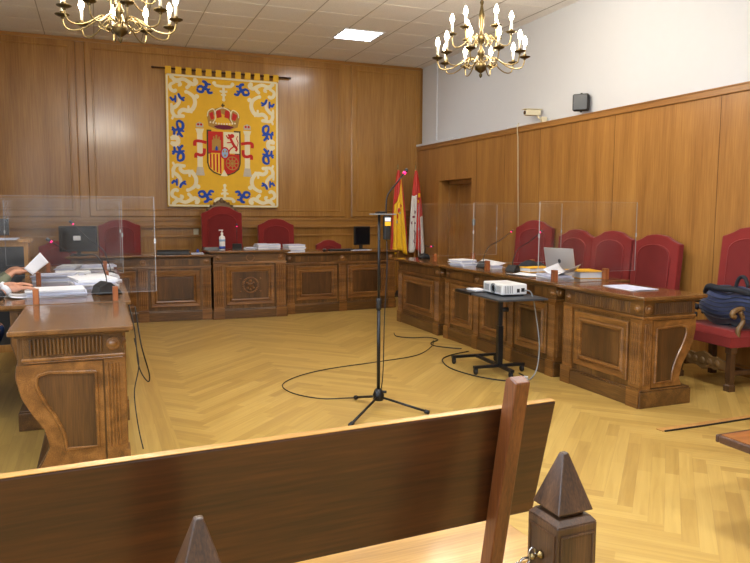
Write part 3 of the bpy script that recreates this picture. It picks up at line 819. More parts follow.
    m = MB(); poly(m, G([(211,330),(211,320),(215,315),(219,320),(219,330)]), .010); m.build('castle_gate', 'emb_b', t)
    m = MB(); poly(m, G([(239,269),(293,269),(293,338),(239,338)]), .006); m.build('lion_quarter', 'emb_w', t)
    m = MB()
    strip(m, G([(256,276),(262,288),(268,300),(275,312),(284,322),(280,330)]), 9*q, .008); strip(m, G([(262,290),(252,286)]), 4*q, .008); strip(m, G([(268,302),(250,304)]), 4*q, .008)
    strip(m, G([(276,314),(262,324),(258,332)]), 4.5*q, .008); strip(m, G([(284,318),(289,302),(284,290),(288,280)]), 3*q, .008); strip(m, G([(248,280),(256,292)]), 4*q, .008); disc(m, G([(268,281)])[0], 8*q, 7*q, .008)
    m.build('lion', 'emb_r', t)
    m = MB(); poly(m, G([(188,341),(237,341),(237,408),(222,405),(205,398),(192,386),(188,370)]), .006); m.build('striped_quarter', 'flag_y', t)
    m = MB()
    for xx, yb in ((195,388),(206,397),(217,402),(228,406)): poly(m, G([(xx-2.6,342),(xx+2.6,342),(xx+2.6,yb),(xx-2.6,yb-3)]), .008)
    m.build('stripe', 'emb_r', t)
    m = MB(); poly(m, G([(240,341),(293,341),(293,370),(288,386),(275,398),(258,405),(240,408)]), .006); m.build('chain_quarter', 'emb_r', t)
    m = MB(); cx, cy = 268, 370
    for k in range(4):
        a = PI*k/4; strip(m, G([(cx-21*math.cos(a), cy-21*math.sin(a)), (cx, cy), (cx+21*math.cos(a), cy+21*math.sin(a))]), 3*q, .008, False)
    for rr in (21, 10): strip(m, G([(cx+rr*math.cos(2*PI*k/16), cy+rr*math.sin(2*PI*k/16)) for k in range(17)]), 2.6*q, .008, False)
    m.build('chain', 'emb_g', t)
    m = MB(); poly(m, G([(228,412),(240,392),(252,412),(240,413)]), .009); m.build('pomegranate_field', 'emb_w', t)
    m = MB(); disc(m, G([(243,338)])[0], 16*q, 21*q, .010, 20); m.build('oval_rim', 'emb_r', t)
    m = MB(); disc(m, G([(243,338)])[0], 11*q, 16*q, .012, 20); m.build('oval', 'emb_lb', t)
    m = MB()
    for a, b_ in ((238,332),(248,332),(243,345)): disc(m, G([(a,b_)])[0], 3*q, 4*q, .014, 8)
    m.build('lily', 'emb_g', t)
    # crown
    m = MB(); poly(m, G([(190,252),(184,215),(192,203),(207,199),(220,193),(238,190),(256,193),(270,199),(286,204),(296,218),(288,252),(262,262),(216,262)]), .004); m.build('crown_body', 'emb_g', t)
    m = MB(); 
    for pts in ([(192,212),(204,206),(209,228),(198,232)],[(215,203),(230,199),(234,222),(218,226)],[(246,199),(262,202),(259,226),(243,222)],[(272,206),(288,214),(280,232),(268,228)]): poly(m, G(pts), .007)
    m.build('crown_cap', 'emb_r', t)
    m = MB()
    for pts in ([(186,222),(190,205),(207,198),(213,225),(205,240)],[(213,226),(214,203),(238,192),(262,203),(264,226)],[(292,222),(288,206),(270,199),(264,225),(272,240)]): strip(m, G(pts), 3.2*q, .009, False)
    for k in range(10): disc(m, G([(196+k*9.2, 240+4*math.sin(PI*k/9))])[0], 3*q, 3*q, .009, 8)
    m.build('crown_pearl', 'emb_w', t)
    m = MB(); poly(m, G([(206,252),(225,247),(255,247),(276,252),(262,259),(240,262),(218,259)]), .009); m.build('crown_lining', 'emb_p', t)
    m = MB(); strip(m, G([(238,178),(238,192)]), 4*q, .009, False); strip(m, G([(232,184),(244,184)]), 4*q, .009, False); m.build('crown_cross', 'emb_k', t)
    # pillars
    for cx in (160, 321):
        m = MB(); poly(m, G([(cx-9,262),(cx+9,262),(cx+9,385),(cx-9,385)]), .004); poly(m, G([(cx-14,262),(cx+14,262),(cx+10,275),(cx-10,275)]), .005); m.build('pillar', 'emb_w', t)
        m = MB(); poly(m, G([(cx-10,385),(cx+10,385),(cx+15,412),(cx-15,412)]), .004); m.build('pillar_base', 'emb_grey', t)
        m = MB(); poly(m, G([(cx-12,258),(cx-12,246),(cx,240),(cx+12,246),(cx+12,258)]), .004); m.build('pillar_crown', 'emb_grey', t)
        m = MB(); disc(m, G([(cx-5,249)])[0], 4*q, 4*q, .006, 8); disc(m, G([(cx+5,249)])[0], 4*q, 4*q, .006, 8); m.build('pillar_crown_jewel', 'emb_r', t)
        s_ = 1 if cx < 200 else -1
        m = MB(); strip(m, G([(cx-17*s_,318),(cx-16*s_,304),(cx,302),(cx+22*s_,306)]), 10*q, .008, False); strip(m, G([(cx-14*s_,356),(cx-13*s_,344),(cx+2*s_,347),(cx+13*s_,342),(cx+15*s_,325)]), 10*q, .008, False)
        m.build('ribbon', 'emb_r', t)
banner()

# ------------------------------------------------------------------ flags
def flag(name, label, x, y, kind):
    t = thing(name, label, 'flag', (x, y, 0))
    m = MB(); m.lathe([(.16,0),(.16,.02),(.10,.035),(.03,.06),(.02,.10)], 20); m.build('stand', 'stone_base', t, smooth=False)
    MB().tube([(0,0,.05),(0,0,2.24)], .012, 8).build('pole', 'pale_wood', t, smooth=True)
    MB().lathe([(.012,2.24),(.018,2.25),(.008,2.27),(.016,2.29),(.002,2.34)], 10).build('finial', 'brass', t, smooth=True)
    z0, z1 = .78, 2.22
    def surf(u, v, off=0):
        # u across the drape, v 0 bottom .. 1 top
        w = (.17 if kind == 'y' else .155)*(1-v)**.75+.022
        a = (u-.5)*2
        x_ = a*w + .02*(1-v); y_ = -.03-.03*math.cos(a*PI*.5) - .035*(1-v)*math.sin(a*11+v*3) - off
        z_ = z0+(z1-z0)*v - .04*math.sin(u*PI*3)*(1-v) 
        return (x_, y_, z_)
    def band(nm, u0f, u1f, v0, v1, mat, off=0):
        m = MB(); m.grid(lambda u, v: (lambda V: surf(u0f(V)+(u1f(V)-u0f(V))*u, V, off))(v0+(v1-v0)*v), 18, 30)
        m.build(nm, mat, t, solid=.003, smooth=True)
    if kind == 'y':
        # yellow field between two red bands, gathered on the pole
        band('red_stripe', lambda v: 0, lambda v: max(0.02, .16-.2*max(0,v-.2)) if v < .62 else .3+1.8*(v-.62) if v<.98 else 1, 0, .999, 'flag_r')
        band('yellow_stripe', lambda v: (max(0.02, .16-.2*max(0,v-.2)) if v < .62 else min(.98,.3+1.8*(v-.62))), lambda v: .86 if v < .6 else .86+.3*(v-.6), 0, .98, 'flag_y', .001)
        band('red_stripe', lambda v: .86 if v < .6 else min(.99,.86+.3*(v-.6)), lambda v: 1, 0, .999, 'flag_r')
        m = MB()
        for (a, b, rx, rz) in ((.45,.50,.03,.05),(.35,.44,.02,.045),(.58,.56,.02,.03)):
            c = Vector(surf(a, b, .008)); m.ell(c, rx, .004, rz, 10, 6)
        m.build('emblem', 'emb_r', t)
        m = MB()
        for (a, b, rx, rz) in ((.47,.47,.018,.02),(.40,.52,.012,.03),(.3,.38,.015,.03)):
            c = Vector(surf(a, b, .013)); m.ell(c, rx, .004, rz, 10, 6)
        m.build('emblem_detail', 'emb_grey', t)
    else:
        band('white_quarter', lambda v: 0, lambda v: .45, .02, .70, 'flag_w')
        band('red_quarter', lambda v: .45, lambda v: .75, 0, .70, 'flag_r')
        band('white_quarter', lambda v: .75, lambda v: 1, .0, .45, 'flag_w')
        band('red_quarter', lambda v: .75, lambda v: 1, .45, .72, 'flag_r')
        band('red_quarter', lambda v: 0, lambda v: 1, .70, 1, 'flag_r')
        m = MB()
        for (a, b, rx, rz) in ((.2,.45,.03,.02),(.3,.50,.02,.03),(.15,.38,.02,.03),(.33,.36,.02,.02)):
            m.ell(Vector(surf(a, b, .008)), rx, .004, rz, 10, 6)
        m.tube(spline([surf(.25,.28,.008), surf(.4,.22,.008), surf(.25,.15,.008), surf(.4,.1,.008)], 5), .008, 6)
        m.build('lion_emblem', 'flag_m', t)
        m = MB()
        m.box(-.02,.02,-.16,-.155,1.75,1.82)
        m.ell(Vector(surf(.6,.62,.008)), .02, .004, .03); m.build('castle_emblem', 'flag_y', t)
flag('spanish_flag', 'red and yellow striped flag with crest, draped on a pole', 4.93, 11.2, 'y')
flag('regional_flag', 'white and red quartered flag on a pole beside the door corner', 5.27, 11.2, 'r')

# ------------------------------------------------------------------ microphones
def desk_mic(label, loc, rz, reach=.26, rise=.26, scale=1.0):
    t = thing('desk_microphone', label, 'microphone', loc, rz, 'gooseneck desk microphones')
    m = MB(); m.prism([(-.07*scale,0),(.07*scale,0),(.06*scale,.02),(.01,.065*scale),(-.02,.07*scale),(-.055*scale,.045*scale)], lambda u, v, w: (w, u, v), -.055*scale, .055*scale)
    m.build('base', 'black', t, bevel=.006)
    pts = spline([(0,0,.06*scale),(0,-.01,.12*scale),(0,-.05*reach/.26,.16*scale+rise*.25),(0,-reach*.6,.12+rise*.62),(0,-reach,.1+rise)], 6)
    m = MB(); m.tube(pts, .0045, 6); m.build('gooseneck', 'blackmetal', t, smooth=True)
    e = pts[-1]; d_ = (pts[-1]-pts[-3]).normalized()
    m = MB(); m.tube([e, e+d_*.010], .009, 10); m.build('light_ring', 'pink', t, smooth=True)
    m = MB(); m.tube([e+d_*.0125, e+d_*.045], [.011,.012], 10); m.build('capsule', 'dgrey', t, smooth=True)
    return t
TZ = HD+.006
desk_mic('gooseneck microphone on the far right desk beside the flags', (4.10, 8.42, HD), R(90), .1, .06)
desk_mic('gooseneck microphone behind the white paper bundle on the long right desk', (4.05, 6.78, TZ), R(112), .52, .29)
desk_mic('gooseneck microphone in front of the yellow folder on the long right desk', (4.06, 6.20, TZ), R(115), .55, .30)
desk_mic('large gooseneck microphone at the corner of the long left desk by the papers', (.05, 5.58, TZ), R(-70), .38, .30, 1.35)
desk_mic('gooseneck microphone behind the paper stacks on the left row', (.10, 6.9, TZ), R(-70), .32, .40)
desk_mic('gooseneck microphone in front of the tall presiding chair', (1.84, 9.86, .955), R(170), .05, .22, 1.2)

# ------------------------------------------------------------------ papers
def stack(label, x, y, z, w, d_, h, rz, n=None, mat='paper', name='paper_stack', cat='papers', group=None, fan=.012):
    t = thing(name, label, cat, (x, y, z), rz, group)
    n = n or max(1, int(h/.012)); m = MB(); m2 = MB()
    for i in range(n):
        rr = random.uniform(-.08, .08); a = Matrix.Translation((random.uniform(-fan, fan), random.uniform(-fan, fan), 0)) @ Matrix.Rotation(rr, 4, 'Z')
        hh = h/n
        (m if i % 3 != 1 else m2).box(-w/2, w/2, -d_/2, d_/2, i*hh+.0004, (i+1)*hh-.0004, a)
    m.build('sheets', mat, t)
    if m2.v: m2.build('divider_sheet', 'paper2', t)
    return t
def sheet(label, x, y, z, w, d_, rz, curl=.02, mat='paper', name='paper_sheet', group=None):
    t = MB(); t.grid(lambda u, v: ((u-.5)*w, (v-.5)*d_, .002+curl*abs(u-.5)**2*4*(.5+.5*v)), 10, 10)
    o = t.build(name, mat, None, solid=.002, smooth=True, loc=(x, y, z), rot=(0,0,rz)); return tag(o, label, 'paper', group)
T5 = HD+.005
GP = 'paper stacks on the left desks'
stack('tall pile of loose papers next to the corner microphone on the left desk', -.05, 6.05, T5, .30, .42, .085, R(10), group=GP)
stack('low wide pile of papers at the front of the long left desk', -.30, 5.62, T5, .40, .30, .05, R(5), group=GP)
stack('paper bundle in the middle of the long left desk', -.36, 6.75, T5, .34, .30, .06, R(-8), group=GP)
stack('paper bundle under the microphone neck on the left row', .03, 6.66, T5, .24, .30, .055, R(12), group=GP)
stack('open white dossier at the rear of the long left desk', -.24, 7.18, T5, .30, .21, .045, R(3), group=GP)
stack('flat folder with papers on the far left desk', -.02, 8.15, HD+.001, .36, .28, .035, R(3), group=GP)
stack('white papers lying on the dark folder in front of the monitor at left', -.30, 7.98-.0, HD+.001, .2, .3, .05, R(-10), group=GP)
sheet('big white sheet under the near hand on the left desk', -.52, 5.60+.0, T5+.002, .21, .30, R(15), .02)
# right desk
stack('white and lilac paper bundle on the long right desk before the first microphone', 3.95, 7.08, T5, .22, .24, .075, R(8))
sheet('curled white sheets spread behind the first microphone', 4.28, 7.13, T5+.002, .30, .42, R(10), .05)
stack('small white box of papers between the two right microphones', 4.06, 6.56-.0, T5, .14, .10, .035, R(5), n=2)
def folder(label, x, y, z, w, d_, rz, mat='yellow_paper', h=.022):
    t = thing('card_folder', label, 'folder', (x, y, z), rz)
    MB().box(-w/2, w/2, -d_/2, d_/2, 0, .004).build('back_cover', mat, t)
    MB().box(-w/2+.01, w/2-.012, -d_/2+.012, d_/2-.012, .0045, h).build('pages', 'paper', t)
    MB().box(-w/2, w/2, -d_/2, d_/2, h+.0005, h+.004).build('front_cover', mat, t)
    return t
folder('long yellow folder lying behind the second microphone', 4.33, 6.16, T5, .34, .22, R(4), h=.04)
folder('yellow folder under the laptop side, next to the loose papers', 4.40, 5.46, T5, .27, .36, R(-12), h=.06)
stack('thick loose pile of curling papers beside the laptop', 4.06, 5.46, T5, .22, .34, .035, R(-10), fan=.03)
sheet('sheet with an upturned edge leaning over the paper pile by the laptop', 4.10, 5.42, T5+.04, .24, .30, R(-65), .09)
sheet('white sheet lying at the front edge of the long right desk', 3.93, 5.80, T5+.001, .20, .30, R(12), .012)
stack('white sheets lying alone on the nearest right desk', 4.14, 4.55, HD, .23, .40, .008, R(-4), n=2)
# laptop
def laptop():
    t = thing('laptop', 'silver laptop open on the long right desk, back of lid showing', 'laptop', (4.50, 5.84, T5), R(108))
    # user sits at +x wall side; lid back faces the room
    MB().box(-.165, .165, -.12, .12, .0, .016).build('keyboard_deck', 'silver', t, bevel=.004)
    a = Matrix.Translation((0, .12, .014)) @ Matrix.Rotation(R(-14), 4, 'X')
    MB().box(-.175, .175, 0, .008, 0, .26, a).build('lid', 'silver', t, bevel=.003)
    MB().box(-.155, .155, -.0015, -.0005, .012, .235, a).build('display', 'screen', t)
    m = MB(); m.ell((0,0,0), .018, .001, .022, 12, 6); 
    m.v = [tuple(a @ (Vector(v)+Vector((0,.009,.125)))) for v in m.v]; m.build('emblem', 'dgrey', t)
laptop()
# dark jacket heap behind yellow folder
def heap(name, label, cat, loc, sx, sy, sz, mat, seed):
    rnd = random.Random(seed); m = MB()
    m.grid(lambda u, v: ((u-.5)*sx, (v-.5)*sy, sz*max(0, math.sin(PI*u))**.5*max(0, math.sin(PI*v))**.5*(.75+.25*math.sin(u*9+v*5+seed))), 20, 16)
    o = m.build(name, mat, None, solid=.006, smooth=True, loc=loc); return tag(o, label, cat)
heap('folded_scarf', 'dark blue cloth heaped behind the long yellow folder on the right desk', 'clothing', (4.42, 6.36, T5+.004), .34, .18, .11, 'dfabric', 3)
# judges bench objects
def binder():
    t = thing('binder', 'black binder lying on the left wing of the judges bench', 'binder', (.96, 9.84, .905), R(-4))
    MB().box(-.22, .22, -.13, .13, 0, .006).build('cover', 'black', t, bevel=.002)
    MB().box(-.21, .20, -.12, .12, .007, .045).build('pages', 'dgrey', t)
    MB().box(-.22, .22, -.13, .13, .046, .054).build('cover', 'black', t, bevel=.003)
    MB().box(-.222, -.214, -.13, .13, .0, .054).build('spine', 'black', t)
binder()
stack('small white booklet next to the black binder on the judges bench', 1.27, 9.80, .905, .16, .16, .015, R(-4), n=2)
o = MB().lathe([(.018,0),(.022,.01),(.015,.03),(.02,.04),(.002,.06)], 12).build('stamp', 'blue', None, smooth=True, loc=(1.30, 9.93, .906)); tag(o, 'small blue rubber stamp at the left of the presiding seat', 'stamp')
def bottle():
    t = thing('sanitizer_bottle', 'white pump bottle with blue label standing on the judges bench', 'bottle', (1.61, 9.74, .955)); t.scale = (1.25,1.25,1.22)
    MB().lathe([(.032,0),(.034,.006),(.034,.14),(.03,.155),(.012,.168),(.011,.18)], 18).build('bottle_body', 'white', t, smooth=True)
    MB().lathe([(.0345,.015),(.0345,.045)], 18).build('label', 'blue', t, smooth=True)
    MB().lathe([(.0345,.10),(.0345,.125)], 18).build('label', 'emb_lb', t, smooth=True)
    m = MB(); m.lathe([(.014,.18),(.014,.2),(.004,.201),(.004,.222)], 12); m.box(-.035,.012,-.007,.007,.222,.234); m.build('pump', 'white', t)
bottle()
o = MB().box(-.10,.10,-.07,.07,0,.035).build('document_tray', 'grey', None, bevel=.004, loc=(1.475,9.86,.955)); tag(o, 'flat light grey tray left of the sanitizer bottle', 'tray')
GJ = 'paper stacks on the judges bench'
stack('low white papers right of the presiding microphone', 2.02, 9.86, .955, .14, .2, .028, 0, group=GJ)
stack('tall paper stack at the right end of the raised bench section', 2.215, 9.98, .955, .17, .24, .07, R(5), group=GJ)
stack('wide paper stack behind the raised bench section, under the red chair', 2.40, 9.98, .955, .18, .24, .065, R(-4), group=GJ)
stack('thick paper stack on the right wing beside the raised section', 2.70, 9.97, .905, .26, .28, .105, R(4), group=GJ)
# monitor on right wing
def monitor(label, x, y, z, rz, w=.40, h=.30, back=False, lift=.05):
    t = thing('computer_monitor', label, 'monitor', (x, y, z), rz, 'computer monitors')
    m = MB(); m.lathe([(.11,0),(.11,.01),(.03,.018)], 20); m.build('foot', 'black', t)
    MB().box(-.025, .025, .0, .03, .01, lift+.1).build('neck', 'black', t, bevel=.004)
    MB().box(-w/2, w/2, -.035, .0, lift, lift+h).build('housing', 'black', t, bevel=.006)
    MB().box(-w/2+.015, w/2-.015, -.0365, -.0352, lift+.015, lift+h-.015).build('screen', 'screen', t)
    return t
monitor('black computer monitor on the right wing of the judges bench, beside the microphone stand', 3.82, 10.08, .905, R(8), .28, .29, lift=.075)
t_ = monitor('black computer monitor with a white sticker left of the red chair', -.24, 9.98, .905, R(-4), .47, .34, lift=.05)
MB().box(-.06, .03, -.0385, -.037, .20, .26).build('sticker', 'paper', t_)
def keyboard():
    t = thing('keyboard', 'black keyboard in front of the right wing monitor', 'keyboard', (3.45, 9.99, .905), R(4))
    MB().box(-.20, .20, -.06, .06, 0, .018).build('housing', 'black', t, bevel=.004)
    m = MB()
    for r_ in range(4):
        for c_ in range(16): m.box(-.19+c_*.0238, -.17+c_*.0238, -.052+r_*.026, -.03+r_*.026, .018, .023)
    m.build('keycaps', 'dgrey', t)
keyboard()
stack('thin white papers on the right wing next to the monitor foot', 3.74, 9.86, .905, .28, .10, .012, R(4), n=2, group=GJ)
o = MB().ell((0,0,.018), .03, .05, .018).build('computer_mouse', 'dgrey', None, smooth=True, loc=(3.17, 9.93, .905)); tag(o, 'grey computer mouse left of the keyboard on the right wing', 'mouse')

# ------------------------------------------------------------------ microphone stand
def mic_stand():
    t = thing('microphone_stand', 'black tripod microphone stand in the middle of the court floor', 'microphone stand', (1.957, 4.79, 0))
    m = MB(); m.lathe([(.016,.055),(.04,.06),(.045,.10),(.03,.14),(.02,.15)], 14); m.build('tripod_hub', 'blackmetal', t, smooth=True)
    MB().tube([(0,0,.10),(0,0,.80)], .0135, 10).build('lower_tube', 'blackmetal', t, smooth=True)
    MB().tube([(0,0,.78),(0,0,1.48)], .0105, 10).build('upper_tube', 'blackmetal', t, smooth=True)
    m = MB(); m.lathe([(.019,.76),(.021,.78),(.021,.83),(.017,.85)], 12); m.build('clutch', 'black', t, smooth=True)
    m = MB(); m.tube([(.02,-.01,.125),(.055,-.03,.125)], .011, 8); m.build('knob', 'black', t, smooth=True)
    feet = [(-.40,-.45), (.31,-.44), (-.29,.21)]
    feet = [(1.585-1.957, 4.40-4.79), (2.238-1.957, 4.482-4.79), (1.869-1.957, 5.071-4.79)]
    for fx, fy in feet:
        l = MB().tube([(fx*.06, fy*.06, .085), (fx*.94, fy*.94, .022)], .0095, 8).build('leg', 'blackmetal', t, smooth=True)
        m = MB(); m.tube([(fx*.92, fy*.92, .022), (fx, fy, .017)], .0165, 8); m.build('rubber_foot', 'black', l, smooth=True)
    # small shelf with the mic socket box
    m = MB(); m.box(-.06, .12, -.05, .05, 1.476, 1.484); m.build('shelf', 'grey', t, bevel=.002)
    m = MB(); m.box(-.012, .03, -.05, .05, 1.485, 1.50); m.build('shelf_bracket', 'blackmetal', t, bevel=.002)
    m = MB(); m.box(.022, .072, -.055, -.015, 1.29, 1.47); m.build('socket_box', 'black', t, bevel=.008)
    MB().box(.024, .070, -.0575, -.0555, 1.395, 1.425).build('label', 'yellow_paper', t)
    MB().box(.024, .070, -.0575, -.0555, 1.428, 1.455).build('label', 'paper', t)
    pts = spline([(.045,-.03,1.485),(.045,-.03,1.56),(.06,-.03,1.63),(.13,-.02,1.71),(.20,0,1.785)], 6)
    MB().tube(pts, .006, 8).build('gooseneck', 'blackmetal', t, smooth=True)
    d_ = (pts[-1]-pts[-2]).normalized()
    MB().tube([pts[-1], pts[-1]+d_*.015], .013, 10).build('light_ring', 'pink', t, smooth=True)
    MB().tube([pts[-1]+d_*.016, pts[-1]+d_*.045], [.013,.014], 10).build('capsule', 'black', t, smooth=True)
    m = MB(); m.tube(spline([(.047,-.035,1.29),(.05,-.04,1.1),(.035,-.03,.7),(.03,-.02,.3),(.03,.02,.12)], 6), .004, 6); m.build('hanging_cable', 'cable', t, smooth=True)
mic_stand()
def cord(label, pts, r=.004, mat='cable', name='cable'):
    m = MB(); m.tube(spline([(p[0], p[1], p[2] if len(p) > 2 else r+.001) for p in pts], 7), r, 6)
    return tag(m.build(name, mat, None, smooth=True), label, 'cable')
cord('thin black cable looping across the floor from the microphone stand', [(1.93,5.09),(1.80,5.12),(1.61,5.18),(1.45,5.42),(1.44,5.72),(1.66,5.98),(2.02,6.16),(2.58,6.28),(3.05,6.42),(3.42,6.80),(3.60,7.12)], .0045)
cord('black cable coiled on the floor at the foot of the far right desk', [(3.36,7.72),(3.30,7.50),(3.42,7.35),(3.62,7.30),(3.66,7.12),(3.50,6.98),(3.46,6.80),(3.58,6.62),(3.66,6.55)], .006)
cord('black cable between the cart wheels and the desk foot', [(3.66,6.40),(3.40,6.30),(3.20,6.12),(3.10,5.75),(3.18,5.35),(3.36,5.12),(3.55,5.18),(3.60,5.35)], .006)
cord('loose black cable hanging beside the left desks', [(.20,5.66,.80),(.235,5.5,.60),(.25,5.35,.35),(.30,5.2,.26),(.31,5.12,.33),(.26,5.1,.55),(.235,5.3,.80)], .005)
cord('second black cable dropping to the floor along the left desk', [(.21,5.0,.62),(.23,4.9,.45),(.19,4.75,.30),(.20,4.6,.12),(.22,4.45,.008)], .004)

# ------------------------------------------------------------------ projector cart
def cart():
    t = thing('projector_cart', 'black rolling table stand carrying the white projector', 'cart', (3.44, 5.48, 0), R(-4))
    MB().box(-.23, .25, -.45, .10, .728, .745).build('table_top', 'dgrey', t, bevel=.003)
    MB().box(-.24, .25, .105, .44, .722, .752).build('tray', 'blackmetal', t, bevel=.003)
    m = MB(); m.box(-.025, .025, -.07, -.02, .06, .45); m.build('column', 'blackmetal', t, bevel=.003)
    MB().box(-.018, .018, -.063, -.027, .45, .727).build('column', 'black', t, bevel=.002)
    m = MB(); m.tube([(.02,-.045,.60),(.075,-.06,.60)], .022, 10); m.build('clamp_knob', 'black', t, smooth=True)
    m = MB(); m.box(-.1,.12,-.2,.1,.715,.7275); m.build('bracket', 'blackmetal', t)
    m = MB(); m.box(-.26, .26, -.065, -.025, .06, .085); m.box(-.26, .24, .42, .46, .06, .085); m.box(-.02, .02, -.30, .44, .06, .085)
    m.build('base_frame', 'blackmetal', t, bevel=.003)
    for (x, y) in ((-.24,-.045),(.24,-.045),(-.24,.44),(.22,.44),(0,-.27)):
        m = MB(); m.lathe([(.027,-.011),(.03,-.006),(.03,.006),(.027,.011)], 14, (x, y, .031), lambda p: Matrix.Rotation(PI/2, 3, 'Y') @ p)
        m.box(x-.016, x-.0115, y-.015, y+.015, .03, .06); m.box(x+.0115, x+.016, y-.015, y+.015, .03, .06); m.box(x-.016, x+.016, y-.015, y+.015, .055, .06)
        m.build('castor', 'black', t)
    p = thing('projector', 'white digital projector on the black cart, lens to the left', 'projector', (3.47, 5.42, .7455), R(-4)); p.scale = (1.1,1.12,1.12)
    MB().box(-.115, .115, -.165, .165, .012, .098).build('housing', 'white', p, bevel=.010, seg=3)
    m = MB(); m.lathe([(.042,-.002),(.042,.008),(.036,.010),(.032,.0)], 20, (-.115, -.02, .055), lambda q_: Matrix.Rotation(-PI/2, 3, 'Y') @ q_); m.build('lens_ring', 'grey', p, smooth=True)
    m = MB(); m.lathe([(.028,.0),(.022,.006),(.001,.008)], 18, (-.116, -.02, .055), lambda q_: Matrix.Rotation(-PI/2, 3, 'Y') @ q_); m.build('lens', 'screen', p, smooth=True)
    m = MB()
    for k in range(6): m.box(-.1165, -.1155, .06+k*.014, .067+k*.014, .03, .08); m.box(-.1165, -.1155, -.14+k*.013, -.134+k*.013, .03, .08)
    for k in range(5): m.box(-.09+k*.016, -.083+k*.016, -.1665, -.1655, .025, .085)
    m.build('vent', 'grey', p)
    m = MB(); m.box(.02, .045, -.1675, -.1655, .03, .06); m.box(.06, .09, -.1675, -.1655, .035, .065); m.build('socket', 'black', p)
    m = MB()
    for sx, sy in ((-.09,-.13),(.09,-.13),(-.09,.13),(.09,.13)): m.lathe([(.012,.0),(.012,.013)], 10, (sx, sy, 0))
    m.build('foot', 'black', p)
cart()
o = MB().box(-.06,.06,-.09,.09,0,.012).build('paper_booklet', 'paper', None, loc=(3.36,5.74,.7525)); tag(o, 'white booklet on the cart tray next to the projector', 'booklet')
cord('grey cable drooping from the projector to the floor', [(3.55,5.225,.80),(3.60,5.18,.77),(3.65,5.17,.55),(3.69,5.17,.3),(3.66,5.15,.10),(3.58,5.12,.012),(3.45,5.06,.01)], .006, 'gcable')
def adapter():
    t = thing('power_adapter', 'small white and orange plug adapter on the floor below the cart', 'adapter', (3.50, 5.13, 0), R(20))
    MB().box(-.05,.05,-.02,.02,0,.03).build('housing', 'white', t, bevel=.005)
    MB().box(-.09,-.052,-.018,.018,0,.025).build('plug', 'orange', t, bevel=.004)
adapter()

# ------------------------------------------------------------------ jacket on the side chair
def jacket():
    t = thing('quilted_jacket', 'navy blue quilted jacket bundled on the right edge red armchair', 'jacket', (5.10, 4.36, .525), R(-98)); t.scale = (1.1,1.1,1.22)
    def blob(u, v):
        a = 2*PI*u; p = PI*(v-.5)
        r = 1+.10*math.sin(3*a+1)+.06*math.sin(5*p+a*2)+.02*math.sin(a*16)
        x = .27*math.cos(a)*max(0.02, math.cos(p))**.7*r; y = .17*math.sin(a)*max(0.02, math.cos(p))**.7*r
        z = .135+.135*math.sin(p)*(1+.12*math.sin(a*2+.6)) 
        return (x, y, z)
    m = MB(); m.grid(blob, 48, 24); m.build('padded_body', 'navy', t, smooth=True)
    m = MB()
    for k in range(7):
        z = .07+.028*k; s_ = math.sqrt(max(.05, 1-((z-.135)/.15)**2))
        m.tube([(.28*s_*1.04*math.cos(2*PI*i/30)*(1+.10*math.sin(3*2*PI*i/30+1)), .176*s_*1.04*math.sin(2*PI*i/30)*(1+.10*math.sin(3*2*PI*i/30+1)), z+.012*math.sin(i)) for i in range(31)], .003, 5)
    m.build('quilt_seam', 'dfabric', t, smooth=True)
    m = MB(); m.tube(spline([(-.24,-.05,.22),(-.12,-.12,.27),(.02,-.14,.27),(.14,-.10,.27),(.22,0,.24)], 5), .022, 8); m.build('collar', 'dfabric', t, smooth=True)
    m = MB(); m.tube(spline([(.03,0,.27),(.06,.0,.34),(.12,.0,.35),(.16,.0,.29)], 6), .014, 8); m.build('hanging_loop', 'dfabric', t, smooth=True)
    m = MB(); m.tube(spline([(-.25,-.10,.10),(-.32,-.14,.12),(-.36,-.16,.09)], 5), .022, 8); m.tube(spline([(-.24,-.12,.05),(-.31,-.18,.05),(-.34,-.22,.03)], 5), .018, 8); m.build('sleeve', 'dfabric', t, smooth=True)
jacket()

# ------------------------------------------------------------------ wall fittings
def speaker():
    t = thing('wall_speaker', 'small black loudspeaker fixed to the white wall', 'speaker', (XU-.09, 6.98, 2.72), R(-50))
    MB().box(-.095, .095, -.06, .05, 0, .20).build('cabinet', 'black', t, bevel=.02, seg=3)
    MB().box(-.08, .08, -.064, -.061, .012, .188).build('grille', 'dgrey', t, bevel=.004)
    m = MB(); m.box(-.02, .02, .051, .085, .07, .13); m.build('bracket', 'black', t); m = MB(); m.lathe([(.012,-.015),(.012,.215)], 8); m.build('pivot', 'black', t)
speaker()
def cam_():
    t = thing('security_camera', 'cream surveillance camera on a bracket above the wood panelling', 'camera', (XU-.14, 7.90, 2.72), R(-12)); t.scale = (1.15,1.15,1.15)
    MB().box(-.10, .08, -.035, .035, .05, .115).build('housing', 'cream', t, bevel=.010)
    MB().box(-.13, .10, -.042, .042, .117, .125).build('sun_shield', 'cream', t, bevel=.003)
    m = MB(); m.tube([(-.112,0,.083),(-.1005,0,.083)], .022, 12); m.build('lens', 'screen', t)
    m = MB(); m.tube([(.05,-.0,.05),(.07,-.02,.015),(.10,-.05,-.01)], .012, 8); m.box(.07,.13,-.09,-.05,-.03,.03); m.build('bracket', 'cream', t)
cam_()
o = tag(MB().box(XU-.0, XU+.019, 7.75, 8.75, 2.705, 2.73).build('cable_trunking', 'white', None, bevel=.002), 'white cable trunking running along the wall beside the camera', 'trunking')
o = tag(MB().tube([(XR-.006, 8.30, 2.73), (XR-.030, 8.30, 2.70), (XR-.030, 8.30, 2.62), (XR-.006, 8.32, 2.55), (XR-.006, 8.24, .9)], .006, 6).build('cable', 'cream', None, smooth=True), 'thin white cable running down the right panelled wall', 'cable')
